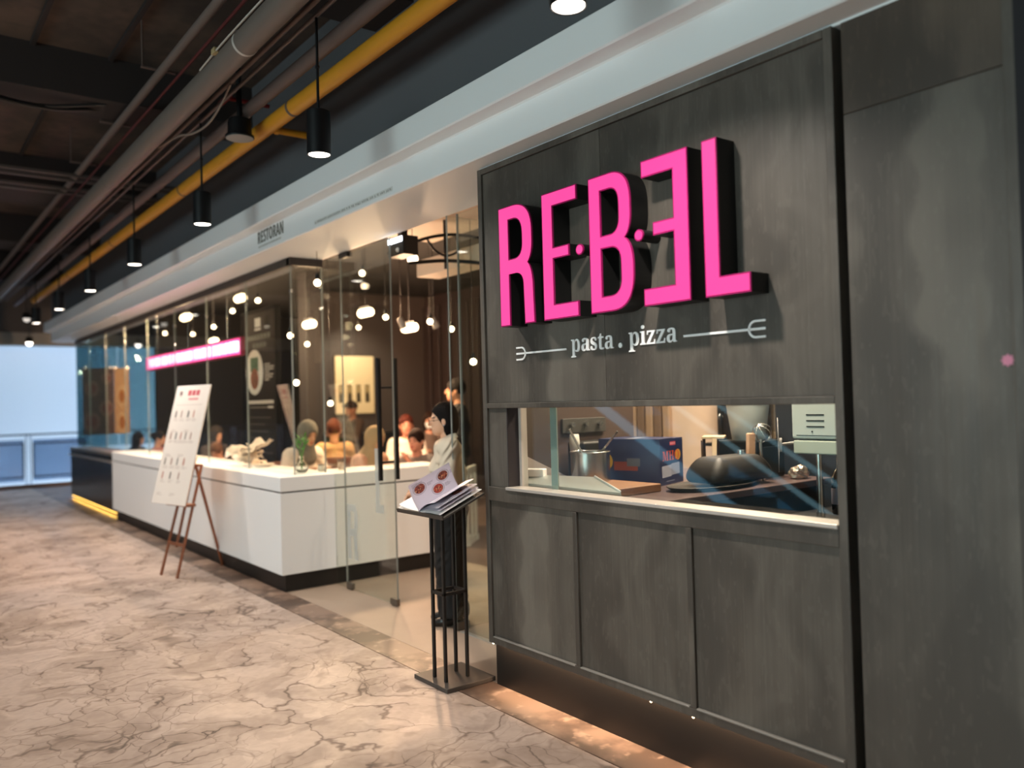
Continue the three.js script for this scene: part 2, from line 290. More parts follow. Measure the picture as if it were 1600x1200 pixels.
// ---------- rooms behind the shop front ----------
{
  const w = structGroup('wall_interior');
  struct('kitchen_side', [B(0.42, 0, -0.5, 1.62, 3.5, -0.4)], S(0x4a3b34, 0.6), w);
  struct('kitchen_corner', [B(-0.24, 0, 0, 0.24, 3.5, 0.03).rotateY(0.889).translate(0.275, 0, -0.215)], S(0x4a3b34, 0.6), w);
  struct('kitchen_back', [B(2.75, 0, -1.6, 2.85, 3.5, 3.2)], S(0xd9c0ac, 0.7), w);
  struct('kitchen_end', [B(0.12, 0, 3.1, 2.85, 3.5, 3.2)], S(0x8a8580, 0.6), w);
  struct('kitchen_ceiling', [B(0.12, 2.95, -0.5, 2.85, 3.0, 3.2)], S(0xd6d2cc, 0.8), w);
  struct('kitchen_opening_frame', [B(2.7, 1.28, -0.42, 2.75, 2.2, -0.38), B(2.7, 1.25, -0.42, 2.75, 1.28, 0.3)], S(0xc6b6a2, 0.6), w);
  for (let i = 0; i < 5; i++) struct('kitchen_reeded_strip', [RB(2.70, 0, -1.5 + i * 0.1, 2.75, 2.95, -1.42 + i * 0.1, 0.015)], S(i % 2 ? 0x6d5645 : 0x9a8068, 0.6), w);
  // dining hall: reeded brown walls, a dark art wall, black back
  struct('dining_art_wall', [B(3.0, 0, -9.2, 5.2, 3.5, -9.0)], S(0x4a413e, 0.6), w);
  struct('dining_back', [B(5.2, 0, -9.2, 5.35, 3.5, 3.2)], M_brownWall, w);
  for (let i = 0; i < 22; i++) struct('reeded_strip', [RB(5.15, 0.1, -9 + i * 0.3, 5.2, 3.3, -8.78 + i * 0.3, 0.02)], M_brownWall, w);
  struct('dark_partition', [B(2.85, 0, 3.0, 8, 3.5, 3.2)], M_darkInside, w);
  struct('dark_column', [B(2.12, 0, -7.5, 2.32, 3.5, -7.2)], S(0x242022, 0.7), w);
  struct('entrance_bulkhead', [B(1.35, 2.78, -2.9, 1.6, 2.93, 0.2), B(0.52, 3.15, -3.0, 1.6, 3.2, -0.4)], S(0xd8c4b2, 0.7), w);
  struct('dining_counter_back', [B(3.1, 0, -9.0, 5.0, 1.1, -8.6)], S(0x24262a, 0.4), w);
}
// ---------- counters ----------
{
  const t = thing('bar_counter', 'long white bar counter with a dark groove, rounded far end and return towards the entrance', 'counter');
  const plan = (inset, end) => { const s = new THREE.Shape(), r = 0.28; s.moveTo(inset, 2.985 + inset); s.lineTo(1.72, 2.985 + inset); s.lineTo(1.72, 3.5); s.lineTo(0.56 - inset, 3.5); s.lineTo(0.56 - inset, end - inset); s.lineTo(inset + r, end - inset); s.absarc(inset + r, end - inset - r, r, Math.PI / 2, Math.PI, false); s.lineTo(inset, 2.985 + inset); return s; };
  const slab = (inset, y0, y1, b) => new THREE.ExtrudeGeometry(plan(inset + b, 9.62), { depth: y1 - y0 - 2 * b, bevelEnabled: b > 0, bevelSize: b, bevelThickness: b, bevelSegments: 2, curveSegments: 14 }).rotateX(-Math.PI / 2).translate(0, y0 + b, 0);
  mesh('worktop', slab(0, 0.862, 0.985, 0.004), M_white, t);
  mesh('groove', slab(0.014, 0.846, 0.864, 0), M_black, t);
  mesh('front', slab(0, 0.154, 0.848, 0.003), M_white, t);
  mesh('plinth', slab(0.05, 0.001, 0.156, 0), S(0x15110f, 0.5), t);
  const k = thing('bar_counter', 'low glossy black counter beyond the white one, gold light at its foot', 'counter');
  mesh('body', RB(0.1, 0.06, -13.25, 0.5, 0.9, -9.64, 0.006), M_blackGloss, k);
  mesh('worktop', RB(0.08, 0.9, -13.27, 0.52, 0.935, -9.64, 0.005), S(0x6a6460, 0.35), k);
  mesh('ledge', RB(0.05, 0.80, -13.2, 0.1, 0.825, -9.7, 0.004), S(0xb5aca2, 0.35, { metalness: 0.5 }), k);
  mesh('plinth', B(0.14, 0.001, -13.2, 0.46, 0.06, -9.64), M_black, k);
  mesh('light_strip', B(0.108, 0.045, -13.2, 0.128, 0.059, -9.7), glow(0xffc860, 4), k);
  const l = new THREE.RectAreaLight(0xffc860, 9, 0.03, 3.5); l.position.set(0.118, 0.043, -11.45); l.rotation.set(-Math.PI / 2, 0, 0); scene.add(l);
}
// ---------- lit sign letters: faces glow, returns are black ----------
const FACE = new THREE.Group(); // (not added) keeps orientation maths in one place
const onWall = (o, x, y, z) => { o.rotation.y = -Math.PI / 2; o.position.set(x, y, z); return o; };   // local x -> +z, local z -> -x
const M_pink = new THREE.MeshStandardMaterial({ color: 0x6a1038, roughness: 0.35, emissive: new THREE.Color(1.0, 0.065, 0.31), emissiveIntensity: 1.05 });
const M_pinkTrim = S(0xa01a62, 0.35);
const poly = (pts) => { const s = new THREE.Shape(); pts.forEach((p, i) => (i ? s.lineTo(...p) : s.moveTo(...p))); return s; };
const H = 0.622;
const glyph = {
  // width, outline builder with inset i
  R: (i) => {
    const s = new THREE.Shape(), w = 0.282;
    s.moveTo(i, i); s.lineTo(0.083 - i, i); s.lineTo(0.083 - i, 0.268 + 0); s.lineTo(0.13, 0.268); s.quadraticCurveTo(0.197 + i, 0.268, 0.197 + i, 0.2); s.lineTo(0.203 + i, i); s.lineTo(w - i, i);
    s.lineTo(w - 0.006 - i, 0.2); s.quadraticCurveTo(w - 0.012 - i, 0.285, 0.232, 0.31); s.quadraticCurveTo(w - 0.008 - i, 0.345, w - 0.008 - i, 0.42); s.lineTo(w - 0.008 - i, 0.47); s.quadraticCurveTo(w - 0.01 - i, H - i, 0.12, H - i); s.lineTo(i, H - i); s.lineTo(i, i);
    const h = new THREE.Path(); h.moveTo(0.083 - i, 0.345 - i); h.lineTo(0.083 - i, 0.548 + i); h.lineTo(0.125, 0.548 + i); h.quadraticCurveTo(0.193 + i, 0.545 + i, 0.193 + i, 0.46); h.lineTo(0.193 + i, 0.42); h.quadraticCurveTo(0.193 + i, 0.345 - i, 0.125, 0.345 - i); h.lineTo(0.083 - i, 0.345 - i); s.holes.push(h); return s;
  },
  E: (i, w = 0.254) => poly([[i, i], [w - i, i], [w - i, 0.074 - i], [0.08 - i, 0.074 - i], [0.08 - i, 0.294 + i], [0.194 - i, 0.294 + i], [0.194 - i, 0.35 - i], [0.08 - i, 0.35 - i], [0.08 - i, 0.55 + i], [w - i, 0.55 + i], [w - i, H - i], [i, H - i]]),
  B: (i) => {
    const s = new THREE.Shape(), w = 0.275;
    s.moveTo(i, i); s.lineTo(0.14, i); s.quadraticCurveTo(w - i, i, w - i, 0.16); s.lineTo(w - i, 0.2); s.quadraticCurveTo(w - 0.004 - i, 0.29, 0.225 - i, 0.318); s.quadraticCurveTo(w - 0.012 - i, 0.345, w - 0.012 - i, 0.43); s.lineTo(w - 0.012 - i, 0.475); s.quadraticCurveTo(w - 0.014 - i, H - i, 0.14, H - i); s.lineTo(i, H - i); s.lineTo(i, i);
    const hole = (y0, y1, x1) => { const h = new THREE.Path(); h.moveTo(0.076 - i, y0 - i); h.lineTo(0.076 - i, y1 + i); h.lineTo(0.13, y1 + i); h.quadraticCurveTo(x1 + i, y1 + i, x1 + i, y1 - 0.075); h.lineTo(x1 + i, y0 + 0.075); h.quadraticCurveTo(x1 + i, y0 - i, 0.13, y0 - i); h.lineTo(0.076 - i, y0 - i); s.holes.push(h); };
    hole(0.072, 0.286, 0.198); hole(0.346, 0.549, 0.19); return s;
  },
  L: (i) => poly([[i, i], [0.213 - i, i], [0.213 - i, 0.076 - i], [0.073 - i, 0.076 - i], [0.073 - i, H - i], [i, H - i]]),
};
const mirror = (f, w) => (i) => { const s = f(i), p = s.getPoints().map((q) => [w - q.x, q.y]); return poly(p.reverse()); };
function signLetter(label, f, z, y = 1.981, group) {
  const t = thing('sign_letter', label, 'letter', [0, 0, 0]); onWall(t, 0.0125, y, z);
  mesh('letter_return', new THREE.ExtrudeGeometry(f(0), { depth: 0.104, bevelEnabled: false, curveSegments: 16 }), M_black, t);
  mesh('trim_cap', new THREE.ExtrudeGeometry(f(0), { depth: 0.008, bevelEnabled: false, curveSegments: 16 }).translate(0, 0, 0.104), M_pinkTrim, t);
  mesh('lit_face', new THREE.ExtrudeGeometry(f(0.006), { depth: 0.002, bevelEnabled: false, curveSegments: 16 }).translate(0, 0, 0.1115), M_pink, t);
  return t;
}
signLetter('glowing pink letter R, first letter of the wall sign', glyph.R, 0.323);
signLetter('glowing pink letter E facing the usual way, between the R and the B', glyph.E, 0.677);
signLetter('glowing pink letter B in the middle of the wall sign', glyph.B, 1.014);
signLetter('glowing pink letter E turned back to front, left of the L', mirror(glyph.E, 0.254), 1.344);
signLetter('glowing pink letter L, last and rightmost of the wall sign', glyph.L, 1.672);
const dotShape = (i) => { const s = new THREE.Shape(); s.absarc(0, 0, 0.026 - i, 0, Math.PI * 2, false); return s; };
signLetter('small round pink dot between the first E and the B', dotShape, 0.945, 2.291);
signLetter('small round pink dot between the B and the reversed E', dotShape, 1.322, 2.291);

// ---------- slogan under the sign ----------
const M_chrome = S(0xffffff, 0.45);
function word(text, label, z0, z1, y, xh) {
  const t = thing('slogan_word', label, 'lettering'); onWall(t, 0.0125, y, z0);
  const size = xh / 0.76, whole = new TextGeometry(text, { font: FONT_SERIF, size, depth: 0.004, bevelEnabled: false }); whole.computeBoundingBox();
  const k = (z1 - z0) / (whole.boundingBox.max.x - whole.boundingBox.min.x), x00 = whole.boundingBox.min.x;
  let x = 0; const data = FONT_SERIF.data, sc = size / data.resolution;
  for (const ch of text) {
    const g = new TextGeometry(ch, { font: FONT_SERIF, size, depth: 0.005, bevelEnabled: false, curveSegments: 6 });
    mesh('letter', g.translate(x - x00, 0, 0).scale(k, 1, 1), M_chrome, t); x += data.glyphs[ch].ha * sc;
  }
}
word('pasta', 'white raised word pasta under the pink R and E', 0.748, 1.042, 1.825, 0.062);
word('pizza', 'white raised word pizza under the pink reversed E', 1.140, 1.424, 1.828, 0.062);
{ const d = new THREE.Shape(); d.absarc(0, 0, 0.012, 0, Math.PI * 2, false); onWall(one('slogan_dot', 'small white full stop between the words pasta and pizza', 'lettering', new THREE.ExtrudeGeometry(d, { depth: 0.005, bevelEnabled: false }), M_chrome), 0.0125, 1.835, 1.086); }
function fork(label, z0, z1, y, dir) {               // handle from z0 to z1, prongs at z1 when dir > 0
  const t = thing('fork_ornament', label, 'ornament'); onWall(t, 0.0125, y, 0);
  const L = z1 - z0, head = dir > 0 ? z1 : z0, q = dir > 0 ? 1 : -1;
  mesh('handle', RB(z0, -0.005, 0, z1, 0.005, 0.005, 0.001), M_chrome, t);
  const k = new THREE.Group(); k.name = 'fork_head'; t.add(k);
  const arc = new THREE.Shape(); const c = head - q * 0.045; arc.absarc(0, 0, 0.036, Math.PI / 2, Math.PI * 1.5, false); arc.absarc(0, 0, 0.027, Math.PI * 1.5, Math.PI / 2, true);
  const g = new THREE.ExtrudeGeometry(arc, { depth: 0.005, bevelEnabled: false, curveSegments: 14 }); if (q < 0) g.rotateZ(Math.PI);
  mesh('fork_neck', g.translate(c, 0, 0), M_chrome, k);
  for (const s of [-0.0315, 0.0315]) mesh('prong', RB(Math.min(c, head), s - 0.0045, 0, Math.max(c, head), s + 0.0045, 0.005, 0.001), M_chrome, k);
}
fork('white fork ornament pointing left, left of the word pasta', 0.308, 0.712, 1.842, -1);
fork('white fork ornament pointing right, right of the word pizza', 1.46, 1.868, 1.848, 1);

// ---------- lettering on the fascia ----------
{
  const t = thing('fascia_lettering', 'grey letters spelling RESTORAN on the pale fascia above the counter corner', 'lettering'); onWall(t, -0.1125, 2.985, -3.09);
  const size = 0.10, text = 'RESTORAN', data = FONT_SANS.data, sc = size / data.resolution; let x = 0; const m = S(0x6a6a62, 0.6);
  const tot = [...text].reduce((a, c) => a + data.glyphs[c].ha * sc, 0), k = 0.575 / tot;
  for (const ch of text) { mesh('letter', new TextGeometry(ch, { font: FONT_SANS, size, depth: 0.002, bevelEnabled: false, curveSegments: 4 }).translate(x, 0, 0).scale(k, 1, 1), m, t); x += data.glyphs[ch].ha * sc; }
  // two lines of small print too blurred to read: rows of small strokes
  const small = (label, z, y, len, h, dens) => {
    const tx = canvasTex(512, 32, (c, w, hh) => { c.fillStyle = '#dcdedb'; c.fillRect(0, 0, w, hh); c.fillStyle = '#8d8f8a'; let p = 4; while (p < w - 12) { const ww = 3 + rnd() * 6; c.fillRect(p, 6 + rnd() * 4, ww * 0.6, 18 - rnd() * 6); c.fillRect(p, 12 + rnd() * 8, ww, 3); p += ww + (rnd() < 0.18 ? 9 : 2.5); } });
    const g = new THREE.BoxGeometry(len, h, 0.001).translate(len / 2, 0, 0.0005);
    onWall(one('fascia_small_print', label, 'lettering', g, [M_fascia, M_fascia, M_fascia, M_fascia, S(0xffffff, 0.5, { map: tx }), M_fascia]), -0.1125, y, z);
  };
  small('thin blurred line of grey print under the word RESTORAN', -3.07, 2.955, 0.5, 0.022);
  small('long thin blurred line of grey print on the fascia over the glass door', -1.93, 2.952, 1.17, 0.03);
}
{ // pink flower sticker on the right panel
  const s = new THREE.Shape(); for (let i = 0; i <= 64; i++) { const a = i / 64 * Math.PI * 2, r = 0.0165 + 0.003 * Math.cos(a * 8); i ? s.lineTo(r * Math.cos(a), r * Math.sin(a)) : s.moveTo(r, 0); }
  onWall(one('flower_sticker', 'small pink scalloped flower sticker on the dark panel at the right', 'sticker', new THREE.ExtrudeGeometry(s, { depth: 0.002, bevelEnabled: false }), S(0xd98aa6, 0.6)), 0.0127, 1.678, 2.715);
}
// ---------- light under the timber wall ----------
{
  const t = thing('led_strip', 'warm white strip light tucked under the dark timber wall above the black kick plate', 'light strip', [0, 0, 0]);
  mesh('tape', RB(0.03, 0.268, 0.04, 0.046, 0.278, 2.14, 0.002), glow(0xffc890, 4), t);
  for (const z of [0.012, 1.2, 1.44]) mesh('lamp', new THREE.SphereGeometry(0.007, 10, 8).translate(0.022, 0.238, z), glow(0xffe0b0, 12), t);
  const l = new THREE.RectAreaLight(0xffd4aa, 100, 0.014, 2.1); l.position.set(0.038, 0.266, 1.09); l.rotation.set(-Math.PI / 2, 0, 0); scene.add(l);
}
// ---------- pendants and services ----------
const M_lens = glow(0xfff2e2, 9);
function makePendant() {
  const t = thing('pendant_lamp', 'x', 'lamp', [0, 0, 0]);
  const r = 0.068;
  mesh('housing', lathe([[0, 0.25], [r - 0.004, 0.25], [r, 0.246], [r, 0.004], [r - 0.003, 0], [r - 0.005, 0.003], [r - 0.006, 0.018], [r - 0.008, 0.02], [0, 0.022]].reverse(), 32), M_blackMetal, t);
  mesh('rod', rod([0, 0.25, 0], [0, 0.79, 0], 0.008), M_blackMetal, t);
  mesh('rod_joint', rod([0, 0.50, 0], [0, 0.512, 0], 0.013), M_blackMetal, t);
  mesh('lens', new THREE.CylinderGeometry(r - 0.009, r - 0.009, 0.004, 28).translate(0, 0.006, 0), M_lens, t);
  return t;
}
const pendantNames = ['black pendant can nearest the camera, cut by the top edge above the pink sign', 'black pendant can on a long rod left of the timber wall, lit', 'third lit black pendant can from the camera, above the word RESTORAN', 'fourth lit black pendant can from the camera along the corridor', 'fifth lit black pendant can from the camera, small over the white fascia', 'black pendant can far down the fascia, sixth from the camera', 'tiny black pendant can beside the far end of the fascia'];
const pend = makePendant();
for (let i = 0; i < 7; i++) {
  const t = i ? pend.clone() : pend; if (i) { t.name = numbered('pendant_lamp'); scene.add(t); }
  t.position.set(-0.7, 3.015, 1.575 - 2.128 * i); t.userData = { label: pendantNames[i], category: 'lamp', group: 'pendant cans along the shop front' };
}
for (let i = 0; i < 6; i++) {
  const s = new THREE.SpotLight(PENDANT.color, PENDANT.I, 0, PENDANT.cone * Math.PI / 180, 0.8, 2); s.shadow.radius = 2.4;
  s.position.set(-0.7, 3.012, 1.575 - 2.128 * i); s.target.position.set(-0.7, 0, 1.575 - 2.128 * i); scene.add(s, s.target);
}
const outer = ['left of the first black pendant, out over the corridor', 'left of the second black pendant, out over the corridor', 'left of the third black pendant, out over the corridor', 'left of the fourth black pendant, out over the corridor', 'left of the fifth black pendant, out over the corridor', 'left of the sixth black pendant, out over the corridor', 'left of the seventh black pendant, out over the corridor', 'farthest, near the glass railing, out over the corridor'];
for (let i = 0; i < 8; i++) {                         // a second row, out of frame, that lights the corridor floor
  const z = 2.4 - 2.8 * i, t = pend.clone(); t.name = numbered('pendant_lamp'); scene.add(t); t.position.set(-3.9, 3.4, z);
  t.userData = { label: 'black pendant can ' + outer[i], category: 'lamp', group: 'pendant cans out over the corridor' };
  const s = new THREE.SpotLight(ATRIUM.color, ATRIUM.I, 0, 66 * Math.PI / 180, 0.25, 2); s.shadow.radius = 2.4; s.position.set(-3.9, 3.397, z); s.target.position.set(-3.9, 0, z); scene.add(s, s.target);
}
// far small lamps near the corridor end
for (const [p, lab] of [[[-0.66, 2.76, -12.3], 'small bright round lamp against the pale far wall'], [[-0.83, 3.06, -11.2], 'small grey globe lamp below the far end of the yellow pipe'], [[0.5, 2.95, -13.9], 'faint round lamp beyond the end of the glazing']]) {
  const t = thing('ceiling_lamp', lab, 'lamp', p);
  mesh('shade', lathe([[0.0, 0.12], [0.05, 0.12], [0.062, 0.05], [0.062, 0.03], [0.058, 0.03], [0, 0.034]], 20), M_blackMetal, t); mesh('rod', rod([0, 0.12, 0], [0, 0.6, 0], 0.006), M_blackMetal, t);
  mesh('bulb', new THREE.SphereGeometry(0.05, 16, 12).translate(0, 0.02, 0), glow(0xfff4e8, lab.startsWith('small bright') ? 6 : 0.7), t);
}
// pipes run along the shop front
const pipe = (name, label, x, y, r, z0, z1, m, extra = []) => { const t = thing(name, label, 'pipe'); mesh('tube', rod([x, y, z1], [x, y, z0], r, 24), m, t); for (const [n, g, mm] of extra) mesh(n, g, mm || m, t); return t; };
const M_yellow = S(0xc98a1c, 0.5), M_grey = S(0x6e635b, 0.55, { metalness: 0.1 }), M_pipeDark = S(0x5a4a44, 0.65), M_conduit = S(0x5c514c, 0.5);
{
  const cl = []; for (const z of [-1.6, -4.2, -7.1, -10]) cl.push(['pipe_clamp', lathe([[0.057, -0.015], [0.06, -0.012], [0.06, 0.012], [0.057, 0.015]], 20).rotateX(Math.PI / 2).translate(-0.4, 3.66, z), M_pipeDark]);
  cl.push(['branch', rod([-0.4, 3.64, -2.05], [-0.022, 3.64, -2.05], 0.026), M_yellow], ['branch_collar', rod([-0.36, 3.64, -2.05], [-0.33, 3.64, -2.05], 0.032), M_yellow]);
  pipe('yellow_pipe', 'bright yellow round pipe running along the black bulkhead above the lamps', -0.4, 3.66, 0.056, -13.6, 3.5, M_yellow, cl);
  const jt = []; for (const z of [-1.0, -4.6, -8.2]) jt.push(['joint_band', lathe([[0.0765, -0.012], [0.0785, -0.01], [0.0785, 0.01], [0.0765, 0.012]], 32).rotateX(Math.PI / 2).translate(-0.95, 3.76, z), z === -1.0 ? S(0xbfb8b0, 0.4) : M_grey]);
  pipe('drain_pipe', 'thickest pipe in the ceiling, a grey round drain with a pale joint ring', -0.95, 3.76, 0.075, -15.5, 3.5, M_grey, jt);
  pipe('conduit', 'thin conduit close under the thick grey drain pipe, nearer the lamps', -0.7, 3.815, 0.013, -15, 3.5, M_conduit);
  pipe('conduit', 'thin conduit hugging the lower edge of the thick grey drain pipe', -0.8, 3.785, 0.015, -15, 3.5, M_pipeDark);
  pipe('water_pipe', 'brown grey pipe between the thin conduit and the yellow pipe', -0.56, 3.74, 0.045, -15, 3.5, M_pipeDark);
  const br = []; for (const z of [-1.1, -2.5, -3.9, -5.3]) br.push(['hanger', RB(-1.17, 4.073, z - 0.015, -0.93, 4.087, z + 0.015, 0.003), M_pipeDark], ['hanger', rod([-1.16, 4.075, z], [-1.16, 4.44, z], 0.006), M_pipeDark]);
  pipe('water_pipe', 'slim grey brown pipe on brackets left of the thick drain pipe', -1.05, 4.045, 0.03, -14, 3.5, S(0x6a5c55, 0.6), br);
  pipe('sprinkler_pipe', 'thin dull red pipe between the slim bracketed pipe and the thick drain pipe', -1.0, 3.94, 0.01, -14, 3.5, S(0x5a1c1c, 0.5));
  pipe('sprinkler_pipe', 'short red stub pipe crossing behind the drum shaped fitting', -0.62, 3.9, 0.02, -2.45, -2.25, S(0x8a2024, 0.5), [['stub', rod([-0.62, 3.9, -2.3], [-0.3, 3.9, -2.3], 0.016)]]);
}
{ // unlit drum fitting, hanging cable loop, cables on the slab
  const t = thing('drum_fitting', 'unlit drum shaped black ceiling fitting with a pale underside in front of the yellow pipe', 'lamp', [-0.62, 3.56, -2.05]);
  mesh('housing', lathe([[0, 0.11], [0.07, 0.11], [0.08, 0.1], [0.085, 0.0], [0.1, -0.012], [0.1, -0.03], [0.094, -0.03]].reverse(), 28), M_blackMetal, t); mesh('diffuser', new THREE.CylinderGeometry(0.095, 0.095, 0.006, 28).translate(0, -0.03, 0), S(0x8e8a84, 0.6), t); mesh('rod', rod([0, 0.11, 0], [0, 0.6, 0], 0.02), M_blackMetal, t);
  one('cable_loop', 'pale cable loop drooping under the thick drain pipe', 'cable', tube([[-0.8, 3.77, -1.7], [-0.8, 3.69, -1.9], [-0.8, 3.64, -2.2], [-0.82, 3.65, -2.5], [-0.84, 3.7, -2.75], [-0.88, 3.72, -3.2]], 0.008), S(0x7a6c62, 0.6));
  one('ceiling_cable', 'dark sagging cable drooping across the brown ceiling, longer of the two', 'cable', tube([[-3.4, 4.35, -3.6], [-2.6, 4.15, -3.5], [-2.1, 4.02, -3.5], [-1.6, 4.02, -3.6], [-1.2, 4.12, -3.7]], 0.018), M_black);
  one('ceiling_cable', 'dark straight cable joining the sagging one on the brown ceiling', 'cable', tube([[-3.4, 4.2, -3.75], [-2.4, 4.12, -3.6], [-1.7, 4.03, -3.6], [-1.2, 4.1, -3.5]], 0.014), M_black);
  const c = thing('cable_tie_strap', 'pale strap with a buckle lying along the upper side of the drain pipe', 'strap'); mesh('strap', tube([[-1.02, 3.81, -0.2], [-1.03, 3.80, -0.7], [-1.035, 3.79, -1.2], [-1.03, 3.78, -1.6]], 0.006), S(0xb9b2a8, 0.5), c); mesh('buckle', RB(-1.05, 3.775, -1.32, -1.02, 3.81, -1.26, 0.005), S(0xb09a70, 0.5), c);
}
for (const [z, lab] of [[-5.8, 'nearer dark cable tray crossing above the pipes'], [-6.4, 'farther dark cable tray crossing above the pipes']]) { const t = thing('cable_tray', lab, 'cable tray'); mesh('rail', RB(-4, 4.0, z, -0.05, 4.03, z + 0.05, 0.004), S(0x4a403c, 0.6), t); mesh('rail', RB(-4, 4.0, z + 0.2, -0.05, 4.03, z + 0.25, 0.004), S(0x4a403c, 0.6), t); }
// ---------- menu stand ----------
{
  const m = S(0x2a2623, 0.5, { metalness: 0.3 });
  const t = thing('menu_stand', 'dark metal menu stand with square base, four thin legs and sloping tray', 'stand', [-0.09, 0, -0.222]);
  mesh('base', RB(-0.165, 0.001, -0.175, 0.165, 0.026, 0.175, 0.004), S(0x4a4440, 0.5, { metalness: 0.2 }), t);
  for (const x of [-0.105, 0.042]) for (const z of [-0.045, 0.072]) mesh('leg', bar([x, 0.026, z], [x, 0.98 + (x + 0.22) * 0.42 - 0.006, z], 0.018, 0.018), m, t);
  const ring = new THREE.Group(); ring.name = 'spacer_frame'; t.add(ring);
  for (const z of [-0.045, 0.072]) mesh('spacer_bar', RB(-0.114, 0.505, z - 0.009, 0.051, 0.523, z + 0.009, 0.002), m, ring);
  for (const x of [-0.105, 0.042]) mesh('spacer_bar', RB(x - 0.009, 0.505, -0.054, x + 0.009, 0.523, 0.081, 0.002), m, ring);
  const a = Math.atan2(0.11, 0.27), tray = RB(-0.15, -0.012, -0.245, 0.15, 0.0, 0.245, 0.003).rotateZ(a).translate(-0.085, 1.03, 0.02);
  mesh('tray', tray, S(0x4b4743, 0.45, { metalness: 0.2 }), t);
  mesh('tray_lip', RB(-0.152, -0.012, -0.245, -0.142, 0.014, 0.245, 0.002).rotateZ(a).translate(-0.085, 1.03, 0.02), S(0x3b3734, 0.45), t);
}
function menuPrint(seed, dishes, tint = '#e9e0ea') {
  return canvasTex(512, 384, (c, w, h) => {
    c.fillStyle = tint; c.fillRect(0, 0, w, h);
    for (const [x, y, r, col] of dishes) {
      c.fillStyle = '#d8ccd4'; c.beginPath(); c.arc(x, y, r * 1.28, 0, 7); c.fill(); c.strokeStyle = '#8f7a86'; c.lineWidth = 3; c.stroke();
      c.fillStyle = col; c.beginPath(); c.arc(x, y, r, 0, 7); c.fill();
      for (let i = 0; i < 60; i++) { const a = rnd() * 7, q = rnd() * r * 0.9; c.fillStyle = ['#7a2a1c', '#c9603c', '#4f1f18', '#e0a070'][i % 4]; c.beginPath(); c.arc(x + q * Math.cos(a), y + q * Math.sin(a), 3 + rnd() * 6, 0, 7); c.fill(); }
      c.fillStyle = '#9a8b98'; for (let i = 0; i < 4; i++) c.fillRect(x + r * 1.5, y - 18 + i * 12, 30 + rnd() * 50, 4);
    }
    c.fillStyle = '#8d7d8c'; for (let i = 0; i < 5; i++) c.fillRect(30, 26 + i * 11, 60 + rnd() * 90, 4);
  });
}
{
  const t = thing('menu_booklet', 'open white menu booklet with food photographs, its pages fanned, on the sloping tray', 'menu', [-0.175, 1.038, -0.2]);
  t.rotation.z = Math.atan2(0.11, 0.27);
  // a page hinges on the spine (local x axis); w across z, raised by an angle
  const page = (name, len, wid, ang, bow, m, y0 = 0) => {
    const n = 10, pos = [], uv = [], idx = [];
    for (let i = 0; i <= n; i++) { const s = i / n * wid, k = Math.sin(Math.PI * i / n) * bow, z = s * Math.cos(ang) - k * Math.sin(ang), y = s * Math.sin(ang) + k * Math.cos(ang) + y0; for (const [x, u] of [[-len / 2, 0], [len / 2, 1]]) { pos.push(x, y, z); uv.push(u, i / n); } }
    const N = pos.length / 3; for (let i = 0; i < N; i++) { pos.push(pos[3 * i], pos[3 * i + 1] + 0.0012 * Math.abs(Math.cos(ang)) + 1e-5, pos[3 * i + 2] - 0.0012 * Math.sin(ang)); uv.push(uv[2 * i], uv[2 * i + 1]); }
    for (let i = 0; i < n; i++) { const a = 2 * i; idx.push(a, a + 1, a + 2, a + 1, a + 3, a + 2, N + a, N + a + 2, N + a + 1, N + a + 1, N + a + 2, N + a + 3); }
    const g = new THREE.BufferGeometry(); g.setAttribute('position', new THREE.Float32BufferAttribute(pos, 3)); g.setAttribute('uv', new THREE.Float32BufferAttribute(uv, 2)); g.setIndex(idx); g.computeVertexNormals();
    mesh(name, g, m, t);
  };
  const pr = (tex) => S(0xffffff, 0.45, { map: tex });
  const big = pr(menuPrint(1, [[110, 120, 62, '#8c3a28'], [300, 250, 58, '#b04030'], [400, 120, 60, '#8a4636']]));
  const second = pr(menuPrint(2, [[150, 260, 34, '#6a3a3a'], [330, 120, 60, '#7a3a30']], '#d9d3de'));
  page('cover', 0.30, 0.225, Math.PI - 0.02, 0.004, M_paper, 0.004); page('page', 0.285, 0.215, Math.PI - 0.09, 0.012, M_paper, 0.008);
  page('cover', 0.30, 0.225, 0.02, 0.004, M_paper, 0.004); page('page', 0.285, 0.215, 0.08, 0.008, second, 0.008); page('page', 0.285, 0.215, 0.17, 0.01, second, 0.008); page('page', 0.285, 0.21, 0.33, 0.012, pr(menuPrint(3, [[260, 190, 40, '#7d4a44']], '#cfc8d6')), 0.008);
  page('raised_page', 0.295, 0.16, 1.62, 0.012, big, 0.006);
}
// ---------- easel and its board ----------
{
  const wood = S(0x8a5236, 0.5);
  const t = thing('easel', 'slim brown wooden easel standing on the corridor floor before the white counter', 'easel', [-0.47, 0, -4.47], -1.344);
  const fx = 0.15;
  mesh('leg', bar([-fx, 0, 0.06], [-0.13, 1.05, -0.225], 0.024, 0.02), wood, t); mesh('leg', bar([fx, 0, 0.06], [0.13, 1.05, -0.225], 0.024, 0.02), wood, t);
  mesh('mast', bar([0, 0.27, -0.02], [0, 1.12, -0.235], 0.024, 0.02), wood, t); mesh('rear_leg', bar([-0.06, 0.0, -0.54], [0.0, 1.03, -0.235], 0.022, 0.024), wood, t);
  mesh('top_bar', bar([-0.13, 1.04, -0.222], [0.13, 1.04, -0.222], 0.024, 0.016), wood, t); mesh('cross_bar', bar([-0.145, 0.3, -0.015], [0.145, 0.3, -0.015], 0.03, 0.016), wood, t); mesh('ledge', RB(-0.2, 0.66, -0.12, 0.2, 0.685, -0.03, 0.004), wood, t);
}
